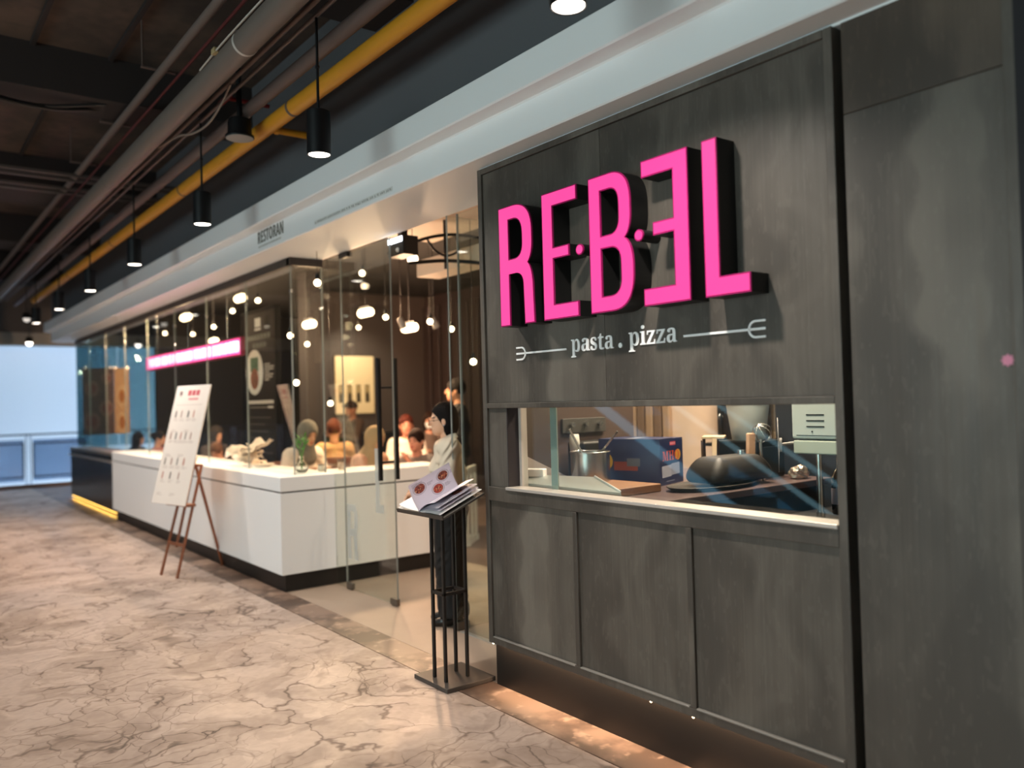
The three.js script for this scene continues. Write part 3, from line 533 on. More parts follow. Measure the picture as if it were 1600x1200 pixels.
{
  const tx = canvasTex(512, 1024, (c, w, h) => {
    c.fillStyle = '#fbeee4'; c.fillRect(0, 0, w, h); c.fillStyle = '#8a6a64'; c.fillRect(70, 50, 40, 36); c.fillRect(78, 94, 24, 4);
    c.fillStyle = '#d4646c'; for (let i = 0; i < 3; i++) c.fillRect(200 + i * 62, 44, 50, 46); c.fillStyle = '#e8a0a0'; c.fillRect(220, 112, 150, 18); c.fillStyle = '#c9b4a8'; c.fillRect(60, 170, 390, 3);
    const rows = [[230, 4], [330, 2], [420, 5], [540, 2], [640, 4], [760, 3], [870, 2]];
    for (const [y, n] of rows) { for (let i = 0; i < n; i++) { const x = 60 + i * (380 / n) + rnd() * 12; if (n > 2) { c.fillStyle = ['#7d6a5e', '#b08878', '#5f564e', '#c27a64'][(i + n) % 4]; c.fillRect(x, y, 14 + rnd() * 8, 52); c.fillRect(x + 3, y - 12, 9, 12); } c.fillStyle = '#cdb9b0'; for (let k = 0; k < 3; k++) c.fillRect(x - 8, y + 62 + k * 9, 40 + rnd() * 50, 3); } }
  });
  const g = RB(-0.31, 0, -0.006, 0.31, 1.17, 0.006, 0.003); { const p = g.attributes.position, u = g.attributes.uv; for (let i = 0; i < p.count; i++) u.setXY(i, p.getX(i) / 0.62 + 0.5, p.getY(i) / 1.17); }
  const t = one('menu_board', 'tall pale menu board with small drink pictures, leaning on the brown easel', 'sign board', g, S(0xffffff, 0.45, { map: tx }));
  t.position.set(-0.525, 0.687, -4.455); t.rotation.set(-0.252, -1.344, 0, 'YXZ');
}
// ---------- things on the white counter ----------
{
  const t = thing('flower_vase', 'clear round glass vase holding a green leafy sprig on the counter corner', 'vase', [0.34, 0.986, -3.32]);
  mesh('bowl', lathe([[0.0, 0], [0.036, 0.001], [0.052, 0.02], [0.06, 0.05], [0.052, 0.08], [0.03, 0.105], [0.022, 0.125], [0.026, 0.15], [0.0235, 0.15], [0.0195, 0.126], [0.027, 0.103], [0.049, 0.078], [0.056, 0.05], [0.048, 0.022], [0, 0.006]], 32), P({ color: 0xf4f8f6, transmission: 1, thickness: 0.004, roughness: 0.02, ior: 1.45 }), t);
  const green = P({ color: 0x4f9c3a, roughness: 0.7, transmission: 0.25, thickness: 0, side: THREE.DoubleSide });
  for (let i = 0; i < 7; i++) {
    const a = i * 0.9 + 0.3, lean = 0.02 + 0.05 * rnd(), hh = 0.25 + 0.09 * rnd(), top = [lean * Math.cos(a), hh, lean * Math.sin(a)];
    const st = mesh('stem', tube([[0.004 * Math.cos(a), 0.02, 0.004 * Math.sin(a)], [0.006 * Math.cos(a), 0.14, 0.006 * Math.sin(a)], top], 0.0022, 10, 5), green, t);
    for (let k = 0; k < 4; k++) { const s = new THREE.Shape(), L = 0.055; s.moveTo(0, 0); s.quadraticCurveTo(0.02, L * 0.5, 0, L); s.quadraticCurveTo(-0.02, L * 0.5, 0, 0); const g = new THREE.ExtrudeGeometry(s, { depth: 0.0012, bevelEnabled: false, curveSegments: 4 }).rotateX(0.5 + 0.7 * rnd()).rotateY(a + k * 1.7).translate(top[0] * (0.7 + 0.1 * k), top[1] - 0.02 * (3 - k), top[2] * (0.7 + 0.1 * k)); mesh('leaf', g, green, st); }
  }
}
{ // crumpled napkins
  const t = thing('napkin_pile', 'loose heap of crumpled cream paper napkins on the white counter behind the easel', 'napkins', [0.38, 0.987, -4.72]);
  for (let i = 0; i < 9; i++) {
    const g = new THREE.PlaneGeometry(0.2, 0.2, 8, 8), p = g.attributes.position; for (let k = 0; k < p.count; k++) p.setZ(k, 0.05 * (vnoise(p.getX(k) * 22 + i * 9, p.getY(k) * 22, 64, 900 + i) - 0.5) + 0.4 * Math.abs(p.getX(k)) * (i % 3 - 0.6));
    g.computeVertexNormals(); g.rotateX(-Math.PI / 2 + rr(-0.5, 0.5)).rotateY(rr(0, 6)).translate(rr(-0.1, 0.1), 0.05 + 0.018 * i, rr(-0.22, 0.22)); mesh('napkin', g, S(0xf2e4d4, 0.85, { side: THREE.DoubleSide }), t);
  }
  const d = thing('plate', 'shallow cream dish with folded napkins beside the dark menu board', 'plate', [0.36, 0.987, -4.32]); mesh('dish', lathe([[0, 0.002], [0.06, 0], [0.1, 0.02], [0.11, 0.03], [0.106, 0.032], [0.06, 0.01], [0, 0.012]].reverse(), 28), S(0xeee0d0, 0.5), d);
  const glassM = P({ color: 0xf4f4f0, transmission: 1, thickness: 0, roughness: 0.03 });
  const tumbler = (pos, label) => { const q = thing('tumbler', label, 'glass', pos); mesh('cup', lathe([[0, 0], [0.03, 0], [0.036, 0.1], [0.033, 0.1], [0.028, 0.006], [0, 0.006]].reverse(), 20), glassM, q); mesh('drink', lathe([[0, 0.008], [0.027, 0.008], [0.031, 0.07], [0, 0.07]].reverse(), 18), S(0xe2b8a0, 0.4), q); };
  tumbler([0.70, 0.986, -3.26], 'short glass of pale pink drink on the return counter by the glass door');
  const b = thing('sugar_jar', 'small cream jar on the return counter right of the vase', 'jar', [0.52, 0.986, -3.3]); mesh('jar', lathe([[0, 0], [0.03, 0], [0.034, 0.02], [0.03, 0.05], [0, 0.052]].reverse(), 20), S(0xe8dcca, 0.4), b); mesh('lid', lathe([[0, 0.052], [0.028, 0.052], [0.026, 0.06], [0, 0.064]].reverse(), 20), M_steel, b);
}
// ---------- dark menu board with the oval pizza picture ----------
{
  const tx = canvasTex(512, 1024, (c, w, h) => {
    c.fillStyle = '#26221f'; c.fillRect(0, 0, w, h);
    c.fillStyle = '#c9ccca'; c.fillRect(190, 40, 90, 60); c.fillRect(185, 108, 100, 14);
    c.fillStyle = '#6d726c'; for (let i = 0; i < 7; i++) c.fillRect(70 + i * 52, 150, 42, 34); for (let i = 0; i < 4; i++) c.fillRect(150 + i * 56, 206, 44, 32);
    c.fillStyle = '#d9ded8'; c.beginPath(); c.ellipse(170, 400, 138, 152, 0, 0, 7); c.fill();
    c.fillStyle = '#5d7a64'; c.fillRect(105, 300, 130, 95); c.fillStyle = '#3d5c48'; for (let i = 0; i < 40; i++) c.fillRect(105 + rnd() * 120, 300 + rnd() * 85, 10, 10);
    c.fillStyle = '#8a5a48'; c.beginPath(); c.ellipse(170, 445, 66, 70, 0, 0, 7); c.fill(); c.fillStyle = '#5c4438'; for (let i = 0; i < 30; i++) c.fillRect(125 + rnd() * 90, 400 + rnd() * 90, 10, 9);
    c.fillStyle = '#c9c4ba'; for (let i = 0; i < 7; i++) c.fillRect(330, 350 + i * 17, 60 + rnd() * 90, 8);
    c.fillStyle = '#e2ded6'; c.fillRect(60, 590, 400, 22); c.fillStyle = '#8d867c'; c.fillRect(80, 632, 300, 8); c.fillStyle = '#e2ded6'; c.fillRect(370, 628, 80, 14); c.fillStyle = '#5d564c'; for (let i = 0; i < 6; i++) c.fillRect(60, 700 + i * 46, 180 + rnd() * 220, 6);
  });
  const t = thing('dark_menu_board', 'tall dark menu board with a white oval food picture and rows of pale print', 'sign board', [0.96, 0.02, -5.92]);
  const g = new THREE.BoxGeometry(0.03, 1.86, 1.06).translate(0, 1.79, 0), mt = P({ color: 0xffffff, roughness: 0.9, specularIntensity: 0.25, map: tx });
  { const p = g.attributes.position, u = g.attributes.uv; for (let i = 0; i < p.count; i++) u.setXY(i, p.getZ(i) / 1.06 + 0.5, (p.getY(i) - 0.86) / 1.86); }
  mesh('board', g, mt, t); mesh('frame', [RB(-0.03, 0.84, -0.56, 0.03, 2.74, -0.53), RB(-0.03, 0.84, 0.53, 0.03, 2.74, 0.56), RB(-0.03, 2.72, -0.56, 0.03, 2.75, 0.56)], P({ color: 0x121212, roughness: 0.95, specularIntensity: 0.2 }), t);
  mesh('post', rod([0, 0, -0.3], [0, 0.9, -0.3], 0.02), M_blackMetal, t); mesh('post', rod([0, 0, 0.3], [0, 0.9, 0.3], 0.02), M_blackMetal, t); mesh('foot', RB(-0.2, -0.019, -0.5, 0.2, 0.0, 0.5, 0.004), M_blackMetal, t);
}
// ---------- unseen shop front added across the void to put cool light on fascia and timber ----------
{
  const t = thing('added_shop_window', 'added unseen shop window with black mullions across the open void, for cool white light', 'shop window', [-10, 0.2, 2.2]);
  mesh('frame', [B(-0.3, 0, -3.1, 0, 0.15, 3.1), B(-0.3, 2.95, -3.1, 0, 3.2, 3.1), B(-0.3, 0.15, -3.1, 0, 2.95, -3), B(-0.3, 0.15, 3, 0, 2.95, 3.1)], M_black, t);
  mesh('back_panel', B(-0.3, 0.15, -3, -0.12, 2.95, 3), glow(0xd4f2f0, 3), t); mesh('base', B(-0.3, -5, -3.1, 0, 0, 3.1), M_charcoal, t);
  for (const z of [-1, 1]) mesh('mullion', RB(-0.1, 0.15, z - 0.03, 0, 2.95, z + 0.03, 0.005), M_black, t);
  const l = new THREE.RectAreaLight(0xdcf0f2, 4.2, 5.9, 2.7); l.position.set(-10.11, 1.75, 2.2); l.lookAt(0, 1.75, 2.2); scene.add(l);
}
// ---------- running text display ----------
{
  const tx = canvasTex(1024, 64, (c, w, h) => { c.fillStyle = '#ff3f8c'; c.fillRect(0, 0, w, h); c.fillStyle = '#ffffff'; let p = 40; while (p < w - 20) { const ww = 14 + rnd() * 20; c.fillRect(p, 8, ww * 0.4, 48); c.fillRect(p, 8 + rnd() * 10, ww, 13); c.fillRect(p, 28 + rnd() * 6, ww, 12); c.fillRect(p + ww * 0.62, 10, ww * 0.38, 44); p += ww + (rnd() < 0.2 ? 16 : 4); } });
  const t = thing('running_text_display', 'long narrow glowing pink and white running text display hung behind the glazing', 'display', [0.25, 2.136, -6.42]);
  mesh('case', RB(-0.015, -0.012, -1.87, 0.03, 0.182, 1.87, 0.004), S(0x8c1638, 0.5), t);
  const g = new THREE.BoxGeometry(0.004, 0.165, 3.7).translate(-0.018, 0.085, 0); { const p = g.attributes.position, u = g.attributes.uv; for (let i = 0; i < p.count; i++) u.setXY(i, p.getZ(i) / 3.7 + 0.5, (p.getY(i) - 0.0025) / 0.165); }
  mesh('screen', g, new THREE.MeshStandardMaterial({ color: 0x401020, roughness: 0.4, emissive: 0xffffff, emissiveMap: tx, emissiveIntensity: 2.4 }), t);
  for (const z of [-1.4, 0, 1.4]) mesh('hanger', rod([0.01, 0.18, z], [0.01, 1.36, z], 0.004), M_steel, t);
  const l = new THREE.RectAreaLight(0xff6fae, 5, 3.7, 0.16); l.position.set(0.226, 2.221, -6.42); l.lookAt(-3, 2.221, -6.42); scene.add(l);
}
// ---------- poster at the far glazing as two boards, the dimmed left part painted darker ----------
{
  const food = (bg, plate, n, s) => canvasTex(384, 768, (c, w, h) => { c.fillStyle = bg; c.fillRect(0, 0, w, h); for (const [x, y, r] of n) { c.fillStyle = plate; c.beginPath(); c.arc(x, y, r, 0, 7); c.fill(); c.fillStyle = s; c.beginPath(); c.arc(x, y, r * 0.62, 0, 7); c.fill(); c.fillStyle = '#8a3c1c'; for (let i = 0; i < 20; i++) c.fillRect(x - r * 0.4 + rnd() * r * 0.8, y - r * 0.4 + rnd() * r * 0.8, 9, 9); } });
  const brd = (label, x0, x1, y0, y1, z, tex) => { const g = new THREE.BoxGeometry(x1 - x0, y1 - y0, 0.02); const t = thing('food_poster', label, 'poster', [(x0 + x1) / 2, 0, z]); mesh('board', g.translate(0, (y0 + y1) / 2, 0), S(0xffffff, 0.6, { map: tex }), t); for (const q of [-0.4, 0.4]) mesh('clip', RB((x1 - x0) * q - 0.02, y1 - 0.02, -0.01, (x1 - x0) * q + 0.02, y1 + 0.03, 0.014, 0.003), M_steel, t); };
  brd('left part of the food poster with round plates, dimmed by darker brown paint', 0.30, 0.83, 1.15, 2.4, -13.178, food('#553a2c', '#7a5a4a', [[110, 240, 90], [300, 120, 70], [100, 620, 110], [290, 470, 90]], '#6a2c20'));
  brd('right part of the food poster with round plates, in brighter orange cream', 0.84, 1.10, 1.15, 2.4, -13.178, food('#d8a878', '#e8c090', [[190, 330, 130], [190, 640, 130]], '#c07828'));
}
// ---------- railing at the corridor's far end ----------
{
  const m = S(0x2c3444, 0.4, { metalness: 0.5 }), gl = P({ color: 0xc4d2e2, transmission: 0.85, roughness: 0.12, thickness: 0 });
  const t = thing('glass_railing', 'glass railing with dark framed panels in front of the pale far wall', 'railing', [0, 0, -16.3]);
  mesh('hand_rail', RB(-6.1, 1.11, -0.025, 2.4, 1.145, 0.025, 0.006), m, t); mesh('kerb', B(-6.1, 0.0, -0.08, 2.4, 0.07, 0.08), S(0x8a6a58, 0.6), t);
  for (let i = 0; i < 6; i++) {
    const x = -6 + i * 1.18 - 0.02; const p = new THREE.Group(); p.name = 'panel'; t.add(p); const w = 1.02;
    mesh('pane', B(x, 0.14, -0.006, x + w, 1.02, 0.006), gl, p); mesh('panel_frame', [B(x, 0.22, -0.012, x + 0.03, 0.95, 0.012), B(x + w - 0.03, 0.22, -0.012, x + w, 0.95, 0.012), B(x, 0.92, -0.012, x + w, 0.95, 0.012), B(x, 0.22, -0.012, x + w, 0.25, 0.012)], m, p);
    for (const q of [x - 0.13, x - 0.05]) mesh('post', RB(q, 0, -0.012, q + 0.022, 1.11, 0.012, 0.003), S(0x8d9ab0, 0.4), t);
  }
}
// ---------- escalator across the void (mirrored in the hatch window) ----------
{
  const t = thing('escalator', 'escalator with blue lit glass sides across the open void, mirrored in the hatch window', 'escalator');
  const y = (z) => 1.40 - 0.566 * (z + 6.26), z0 = -10, z1 = 5.5, X0 = -7.9, X1 = -6.85;
  const slant = (dy0, dy1, x0, x1) => { const s = new THREE.Shape(); s.moveTo(-z0, y(z0) + dy0); s.lineTo(-z1, y(z1) + dy0); s.lineTo(-z1, y(z1) + dy1); s.lineTo(-z0, y(z0) + dy1); return new THREE.ExtrudeGeometry(s, { depth: x1 - x0, bevelEnabled: false }).rotateY(Math.PI / 2).translate(x0, 0, 0); };
  mesh('truss', slant(-0.95, -0.14, X0, X1), S(0x9fb0b8, 0.5), t);
  for (const x of [X0, X1 - 0.03]) { mesh('skirt_light', slant(-0.14, 0.06, x, x + 0.03), glow(0x86bede, 1.7), t); mesh('glass_side', slant(0.06, 0.85, x + 0.01, x + 0.02), P({ color: 0xb8d8e4, transmission: 0.8, roughness: 0.05, thickness: 0 }), t); mesh('hand_rail', slant(0.95, 1.05, x - 0.03, x + 0.06), M_black, t); mesh('hand_rail_trim', slant(0.85, 0.95, x - 0.01, x + 0.04), glow(0x9accdf, 1.5), t); }
  for (let i = 0; i < 34; i++) { const z = z0 + 0.4 + i * 0.44; mesh('step', B(X0 + 0.05, y(z) - 0.25, z - 0.22, X1 - 0.05, y(z) - 0.04, z + 0.22), S(0x50565a, 0.5, { metalness: 0.4 }), t); }
}
// ---------- kitchen seen through the hatch ----------
const KY = 1.05;
{
  const t = thing('kitchen_worktop', 'dark kitchen worktop with a black front behind the hatch', 'worktop', [0, 0, 0]);
  const slab = (y0, y1, e) => { const s = new THREE.Shape(); [[0.145 + e, -0.86 + e], [2.1 - e, -0.86 + e], [2.1 - e, 0.39 - e], [0.47, 0.39 - e], [0.19 + e, 0.05], [0.145 + e, 0.0]].forEach(([x, z], i) => (i ? s.lineTo(x, z) : s.moveTo(x, z))); return new THREE.ExtrudeGeometry(s, { depth: y1 - y0 - 0.006, bevelEnabled: true, bevelSize: 0.003, bevelThickness: 0.003, bevelSegments: 1 }).rotateX(-Math.PI / 2).translate(0, y0 + 0.003, 0); };
  mesh('top', slab(1.01, KY, 0.004), S(0x5a4a4a, 0.28), t); mesh('cabinet', slab(0.1, 1.01, 0.04), S(0x121216, 0.5), t); mesh('plinth', slab(0.001, 0.1, 0.08), M_black, t);
  const u = thing('undercounter_fridge', 'black low cabinet in front of the worktop at the right of the hatch', 'cabinet'); mesh('body', RB(0.6, 0.001, 0.9, 2.2, 0.88, 1.25, 0.006), S(0x15161a, 0.4), u); for (const x of [0.62, 1.42]) { const d = mesh('door', RB(x, 0.05, 1.25, x + 0.76, 0.84, 1.265, 0.004), S(0x1b1c21, 0.35), u); mesh('handle', bar([x + 0.7, 0.4, 1.28], [x + 0.7, 0.7, 1.28], 0.012, 0.012), M_steel, d); }
}
{ // stainless shelf plate on the sill
  const s = new THREE.Shape(); [[0.145, -0.22], [0.145, -0.93], [0.33, -0.56], [0.28, -0.06]].forEach(([x, z], i) => (i ? s.lineTo(x, z) : s.moveTo(x, z)));
  const t = thing('steel_shelf', 'brushed steel shelf plate lying along the inside of the hatch sill', 'shelf', [0, 1.09, 0]);
  t.rotation.z = 0.22; mesh('plate', new THREE.ExtrudeGeometry(s, { depth: 0.012, bevelEnabled: true, bevelSize: 0.002, bevelThickness: 0.002, bevelSegments: 1 }).rotateX(-Math.PI / 2), S(0xb8bfbc, 0.35, { metalness: 0.6 }), t); mesh('edge', bar([0.148, 0.018, 0.93], [0.33, 0.018, 0.56], 0.006, 0.01), S(0xe0dcd6, 0.3), t); mesh('bracket', bar([0.3, -0.09, 0.3], [0.3, 0.0, 0.3], 0.014, 0.014), M_steel, t); mesh('bracket', bar([0.3, -0.09, 0.55], [0.3, 0.0, 0.55], 0.014, 0.014), M_steel, t);
  const n = thing('tissue_box', 'small white box on the steel shelf at the left end of the hatch', 'box', [0.25, 1.158, 0.13]); n.rotation.y = 0.5; mesh('box', RB(-0.03, 0, -0.07, 0.03, 0.045, 0.07, 0.006), M_paper, n); mesh('slot', RB(-0.008, 0.044, -0.04, 0.008, 0.047, 0.04, 0.001), S(0xc8d0cc, 0.7), n);
  const p = new THREE.Shape(); p.moveTo(0, 0); p.lineTo(0.34, 0); p.lineTo(0, 0.17); const d = thing('splash_guard', 'triangular frosted plastic guard at the left end of the hatch', 'guard', [0.30, 1.05, -0.05]); d.rotation.y = -0.2; mesh('sheet', new THREE.ExtrudeGeometry(p, { depth: 0.006, bevelEnabled: false }).translate(0, 0.06, 0), P({ color: 0xe2dcd8, transmission: 0.4, roughness: 0.4, thickness: 0 }), d); mesh('foot', RB(0, 0, -0.01, 0.34, 0.06, 0.016, 0.003), S(0x9a948e, 0.4), d);
}
{ // cutting board
  const t = thing('cutting_board', 'thick brown wooden cutting board lying on the dark worktop', 'cutting board', [0.60, KY + 0.001, 0.37]); t.rotation.y = 0.03;
  const tx = dataTex(256, 256, (u, v) => { const g = fbm(u * 4, v * 60, 240, 611, 3); return mixc([150, 108, 72], [112, 76, 48], g); }, true, [2, 2]);
  mesh('board', RB(-0.24, 0, -0.19, 0.24, 0.045, 0.19, 0.006), S(0xffffff, 0.6, { map: tx }), t);
  for (const x of [-0.2, 0.2]) mesh('foot', RB(x - 0.02, -0.0008, -0.15, x + 0.02, 0.0, 0.15, 0.0003), M_black, t);
}
{ // steel pot with two ladles
  const t = thing('steel_canister', 'tall brushed steel canister beside the navy carton', 'canister', [0.70, KY + 0.001, 0.12]);
  mesh('body', lathe([[0, 0], [0.112, 0], [0.118, 0.006], [0.118, 0.212], [0.123, 0.218], [0.119, 0.222], [0.114, 0.216], [0.114, 0.01], [0, 0.008]], 48), M_steel, t);
  mesh('rolled_rim', new THREE.TorusGeometry(0.119, 0.004, 8, 48).rotateX(Math.PI / 2).translate(0, 0.22, 0), M_steel, t);
  for (const [lab, a, b, x] of [['steel ladle leaning to the left inside the canister', [0.02, 0.06, 0.02], [-0.09, 0.36, -0.08], 1], ['long steel ladle leaning to the right over the canister rim', [-0.05, 0.05, -0.05], [0.13, 0.34, 0.11], 1]]) { const l = thing('ladle', lab, 'ladle', [0.70, KY + 0.001, 0.12]); mesh('handle', bar(a, b, 0.016, 0.005), M_steel, l); mesh('bowl', new THREE.SphereGeometry(0.035, 16, 8, 0, Math.PI * 2, Math.PI / 2, Math.PI / 2).translate(a[0], a[1] + 0.012, a[2]), M_steel, l); }
}
{ // navy carton with MHO print
  const face = (mir) => canvasTex(512, 512, (c, w, h) => {
    c.fillStyle = '#1c2a58'; c.fillRect(0, 0, w, h);
    if (!mir) { c.fillStyle = '#c8506a'; c.fillRect(220, 34, 130, 44); c.fillStyle = '#e8b0b8'; c.font = 'bold 30px sans-serif'; for (let i = 0; i < 5; i++) c.fillRect(232 + i * 22, 46, 14, 20); c.beginPath(); c.fillStyle = '#e0a83c'; c.arc(398, 190, 62, 0, 7); c.fill(); c.fillStyle = '#d8542a'; c.font = 'bold 150px serif'; c.fillText('MHO', 52, 244, 380); c.fillStyle = '#b6bcd2'; c.save(); c.translate(40, 300); c.rotate(-0.03); c.fillRect(0, 0, 200, 130); c.fillStyle = '#a6adc6'; c.fillRect(200, -10, 190, 130); c.restore(); c.fillStyle = '#8f96ae'; c.fillRect(130, 470, 180, 10); } else { c.fillStyle = '#c8a43c'; c.beginPath(); c.ellipse(70, 250, 50, 90, 0, 0, 7); c.fill(); c.fillStyle = '#8a3a34'; c.fillRect(130, 250, 200, 100); c.fillStyle = '#5a6070'; c.fillRect(240, 210, 110, 90); }
  });
  const navy = S(0x1a2750, 0.45), t = thing('carton', 'navy blue carton with orange print and a pale label on the worktop', 'carton', [1.14, KY + 0.001, 0.12]); t.rotation.y = 0.3;
  // local +z face looks at the hatch's right, local -x face looks at its left
  const g = new THREE.BoxGeometry(0.34, 0.28, 0.42).translate(0, 0.14, 0);
  mesh('box', g, [navy, S(0xffffff, 0.35, { map: face(true) }), navy, navy, S(0xffffff, 0.35, { map: face(false) }), navy], t);
  mesh('flap', RB(-0.17, 0.28, -0.21, 0.02, 0.284, 0.21, 0.001), navy, t); mesh('tape', RB(-0.17, 0.2842, -0.03, 0.02, 0.2852, 0.03, 0.0004), S(0x8a8f9c, 0.3), t);
}
{ // power sockets and small machine at the left wall
  const t = thing('socket_box', 'grey switch box with knobs on the brown kitchen wall', 'switch', [1.12, 1.36, -0.395]); mesh('plate', RB(-0.2, 0, 0, 0.2, 0.1, 0.02, 0.004), S(0x3c3a36, 0.6), t); for (const x of [-0.13, 0, 0.13]) mesh('knob', rod([x, 0.06, 0.02], [x, 0.06, 0.05], 0.016, 14), M_steel, t);
  const b = thing('coffee_grinder', 'small black machine with a pale jar under the switch box', 'machine', [1.0, KY + 0.001, -0.26]); mesh('body', RB(-0.08, 0, -0.08, 0.3, 0.26, 0.08, 0.02), M_black, b); mesh('jar', lathe([[0, 0.2], [0.03, 0.2], [0.035, 0.26], [0.03, 0.31], [0, 0.312]].reverse(), 18).translate(-0.1, 0, 0.02), S(0xd0d0c8, 0.3), b);
}
{ // shelf opening things at the middle
  const rk = thing('spice_rack', 'small brown slanting wooden rack right of the navy carton', 'rack', [1.5, KY + 0.001, 0.42]); rk.rotation.y = 0.6;
  mesh('side', bar([-0.13, 0, 0], [-0.02, 0.27, 0], 0.016, 0.03), S(0xc8ae8c, 0.6), rk); mesh('side', bar([0.16, 0, 0], [0.16, 0.28, 0], 0.016, 0.03), S(0x4a3424, 0.6), rk); mesh('shelf', RB(-0.13, 0.02, -0.08, 0.17, 0.035, 0.08, 0.003), S(0xc8ae8c, 0.6), rk); mesh('back', RB(-0.08, 0.03, -0.08, 0.16, 0.26, -0.07, 0.003), S(0x4a3424, 0.7), rk); mesh('top', RB(-0.03, 0.265, -0.08, 0.17, 0.28, 0.06, 0.003), S(0xc8ae8c, 0.6), rk);
  const sh = thing('black_shelf', 'low black equipment block that carries the grey bucket', 'cabinet', [1.85, KY + 0.001, 0.42]); mesh('body', RB(-0.14, 0, -0.16, 0.16, 0.24, 0.16, 0.01), S(0x1c2226, 0.4), sh); mesh('panel', RB(-0.12, 0.03, 0.158, 0.14, 0.2, 0.166, 0.003), S(0x2a3238, 0.3), sh);
  const bk = thing('bucket', 'pale grey tapered plastic bucket on the black block', 'bucket', [1.85, 1.292, 0.42]); mesh('pail', lathe([[0, 0], [0.105, 0], [0.14, 0.24], [0.148, 0.245], [0.146, 0.25], [0.134, 0.245], [0.1, 0.008], [0, 0.008]], 36), S(0xb8c2c4, 0.4), bk); mesh('rim', new THREE.TorusGeometry(0.143, 0.006, 8, 36).rotateX(Math.PI / 2).translate(0, 0.245, 0), S(0xd8ccc2, 0.4), bk);
  const pd = thing('wooden_paddle', 'pale wooden paddle handle standing upright right of the bucket', 'paddle', [1.58, KY + 0.001, 0.62]); mesh('handle', RB(-0.035, 0, -0.012, 0.04, 0.30, 0.012, 0.01).rotateZ(-0.06), S(0xd8ae90, 0.6), pd); mesh('knob', new THREE.SphereGeometry(0.028, 16, 12).translate(0.06, 0.05, 0.02), M_steel, pd);
  const wk = thing('whisk', 'shiny looped wire whisk above the wooden paddle', 'whisk', [1.66, KY + 0.3, 0.66]); for (let i = 0; i < 4; i++) mesh('wire', new THREE.TorusGeometry(0.06, 0.0035, 6, 30, Math.PI * 1.4).rotateY(i * 0.8).rotateZ(0.7), M_steel, wk); mesh('handle', rod([0, -0.3, 0], [-0.02, -0.04, 0], 0.01), M_steel, wk);
  const wb = thing('wall_screen', 'grey beige wall panel high on the kitchen back wall', 'panel', [2.748, 1.28, -0.1]); mesh('panel', RB(-0.03, 0, -0.14, 0, 0.9, 0.35, 0.006), S(0x9d9488, 0.6), wb); mesh('rail', RB(-0.04, 0, -0.14, 0.0, 0.02, 0.35, 0.004), S(0xc8bca8, 0.6), wb);
  const op = thing('equipment_rack', 'dark steel rack with shining hooks behind the bucket', 'rack', [2.55, 0, -0.35]); mesh('post', RB(-0.02, 0.001, -0.02, 0.02, 2.0, 0.02, 0.004), M_black, op); mesh('post', RB(-0.02, 0.001, 0.4, 0.02, 2.0, 0.44, 0.004), M_black, op); mesh('back', RB(0.0, 1.2, -0.02, 0.03, 1.9, 0.44, 0.004), S(0x1c1512, 0.5), op); mesh('shelf', RB(-0.2, 1.2, -0.02, 0.02, 1.225, 0.44, 0.004), M_black, op); for (let i = 0; i < 5; i++) mesh('hook', new THREE.TorusGeometry(0.022, 0.006, 8, 16, 4.2).translate(-0.05, 1.42 + 0.03 * (i % 2), 0.04 + i * 0.08), M_steel, op);
}
{ const t = thing('tall_cabinet', 'tall dark blue grey kitchen cabinet behind the wire fan', 'cabinet', [2.5, 0, 1.3]); mesh('body', RB(-0.18, 0.001, -1.0, 0.2, 2.2, 1.2, 0.008), S(0x20242a, 0.4), t); for (let i = 0; i < 3; i++) { const d = mesh('door', RB(-0.198, 0.05, -0.98 + i * 0.73, -0.181, 2.15, -0.27 + i * 0.73, 0.005), S(0x282d34, 0.35), t); mesh('handle', bar([-0.215, 1.0, -0.34 + i * 0.73], [-0.215, 1.3, -0.34 + i * 0.73], 0.012, 0.012), M_steel, d); } }
{ // black draped oven and pan
  const t = thing('covered_oven', 'broad black covered oven with rounded shoulders on the worktop', 'oven', [1.38, KY + 0.026, 0.62]); t.scale.set(1, 1, 1);
  const g = new RoundedBoxGeometry(0.62, 0.15, 0.3, 6, 0.07).translate(0, 0.075, 0), p = g.attributes.position; for (let i = 0; i < p.count; i++) { const k = 1 - 0.28 * p.getY(i) / 0.15; p.setX(i, p.getX(i) * k); p.setZ(i, p.getZ(i) * k); } g.computeVertexNormals(); mesh('cover', g, S(0x1d1a19, 0.55), t); mesh('vent', rod([0.12, 0.14, 0], [0.12, 0.175, 0], 0.025, 16), M_steel, t);
  const q = thing('pizza_pan', 'wide round black pan under the front of the covered oven', 'pan', [1.2, KY + 0.001, 0.64]); mesh('pan', lathe([[0, 0.004], [0.25, 0], [0.28, 0.022], [0.274, 0.025], [0.245, 0.008], [0, 0.01]].reverse(), 44).scale(1.3, 1, 0.62), S(0x161414, 0.4), q);
  const c = thing('foil_parcel', 'crumpled shiny foil at the right end of the covered oven', 'foil', [1.92, KY + 0.001, 0.74]); const fg = new THREE.IcosahedronGeometry(0.05, 3), fp = fg.attributes.position; for (let i = 0; i < fp.count; i++) { const k = 0.8 + 0.5 * vnoise(fp.getX(i) * 60 + 9, fp.getY(i) * 60 + fp.getZ(i) * 40 + 9, 64, 71); fp.setXYZ(i, fp.getX(i) * k * 1.3, Math.max(0, (fp.getY(i) * k + 0.04) * 0.9), fp.getZ(i) * k); } fg.computeVertexNormals(); mesh('foil', fg, S(0xc8b8a8, 0.3, { metalness: 0.9 }), c);
}
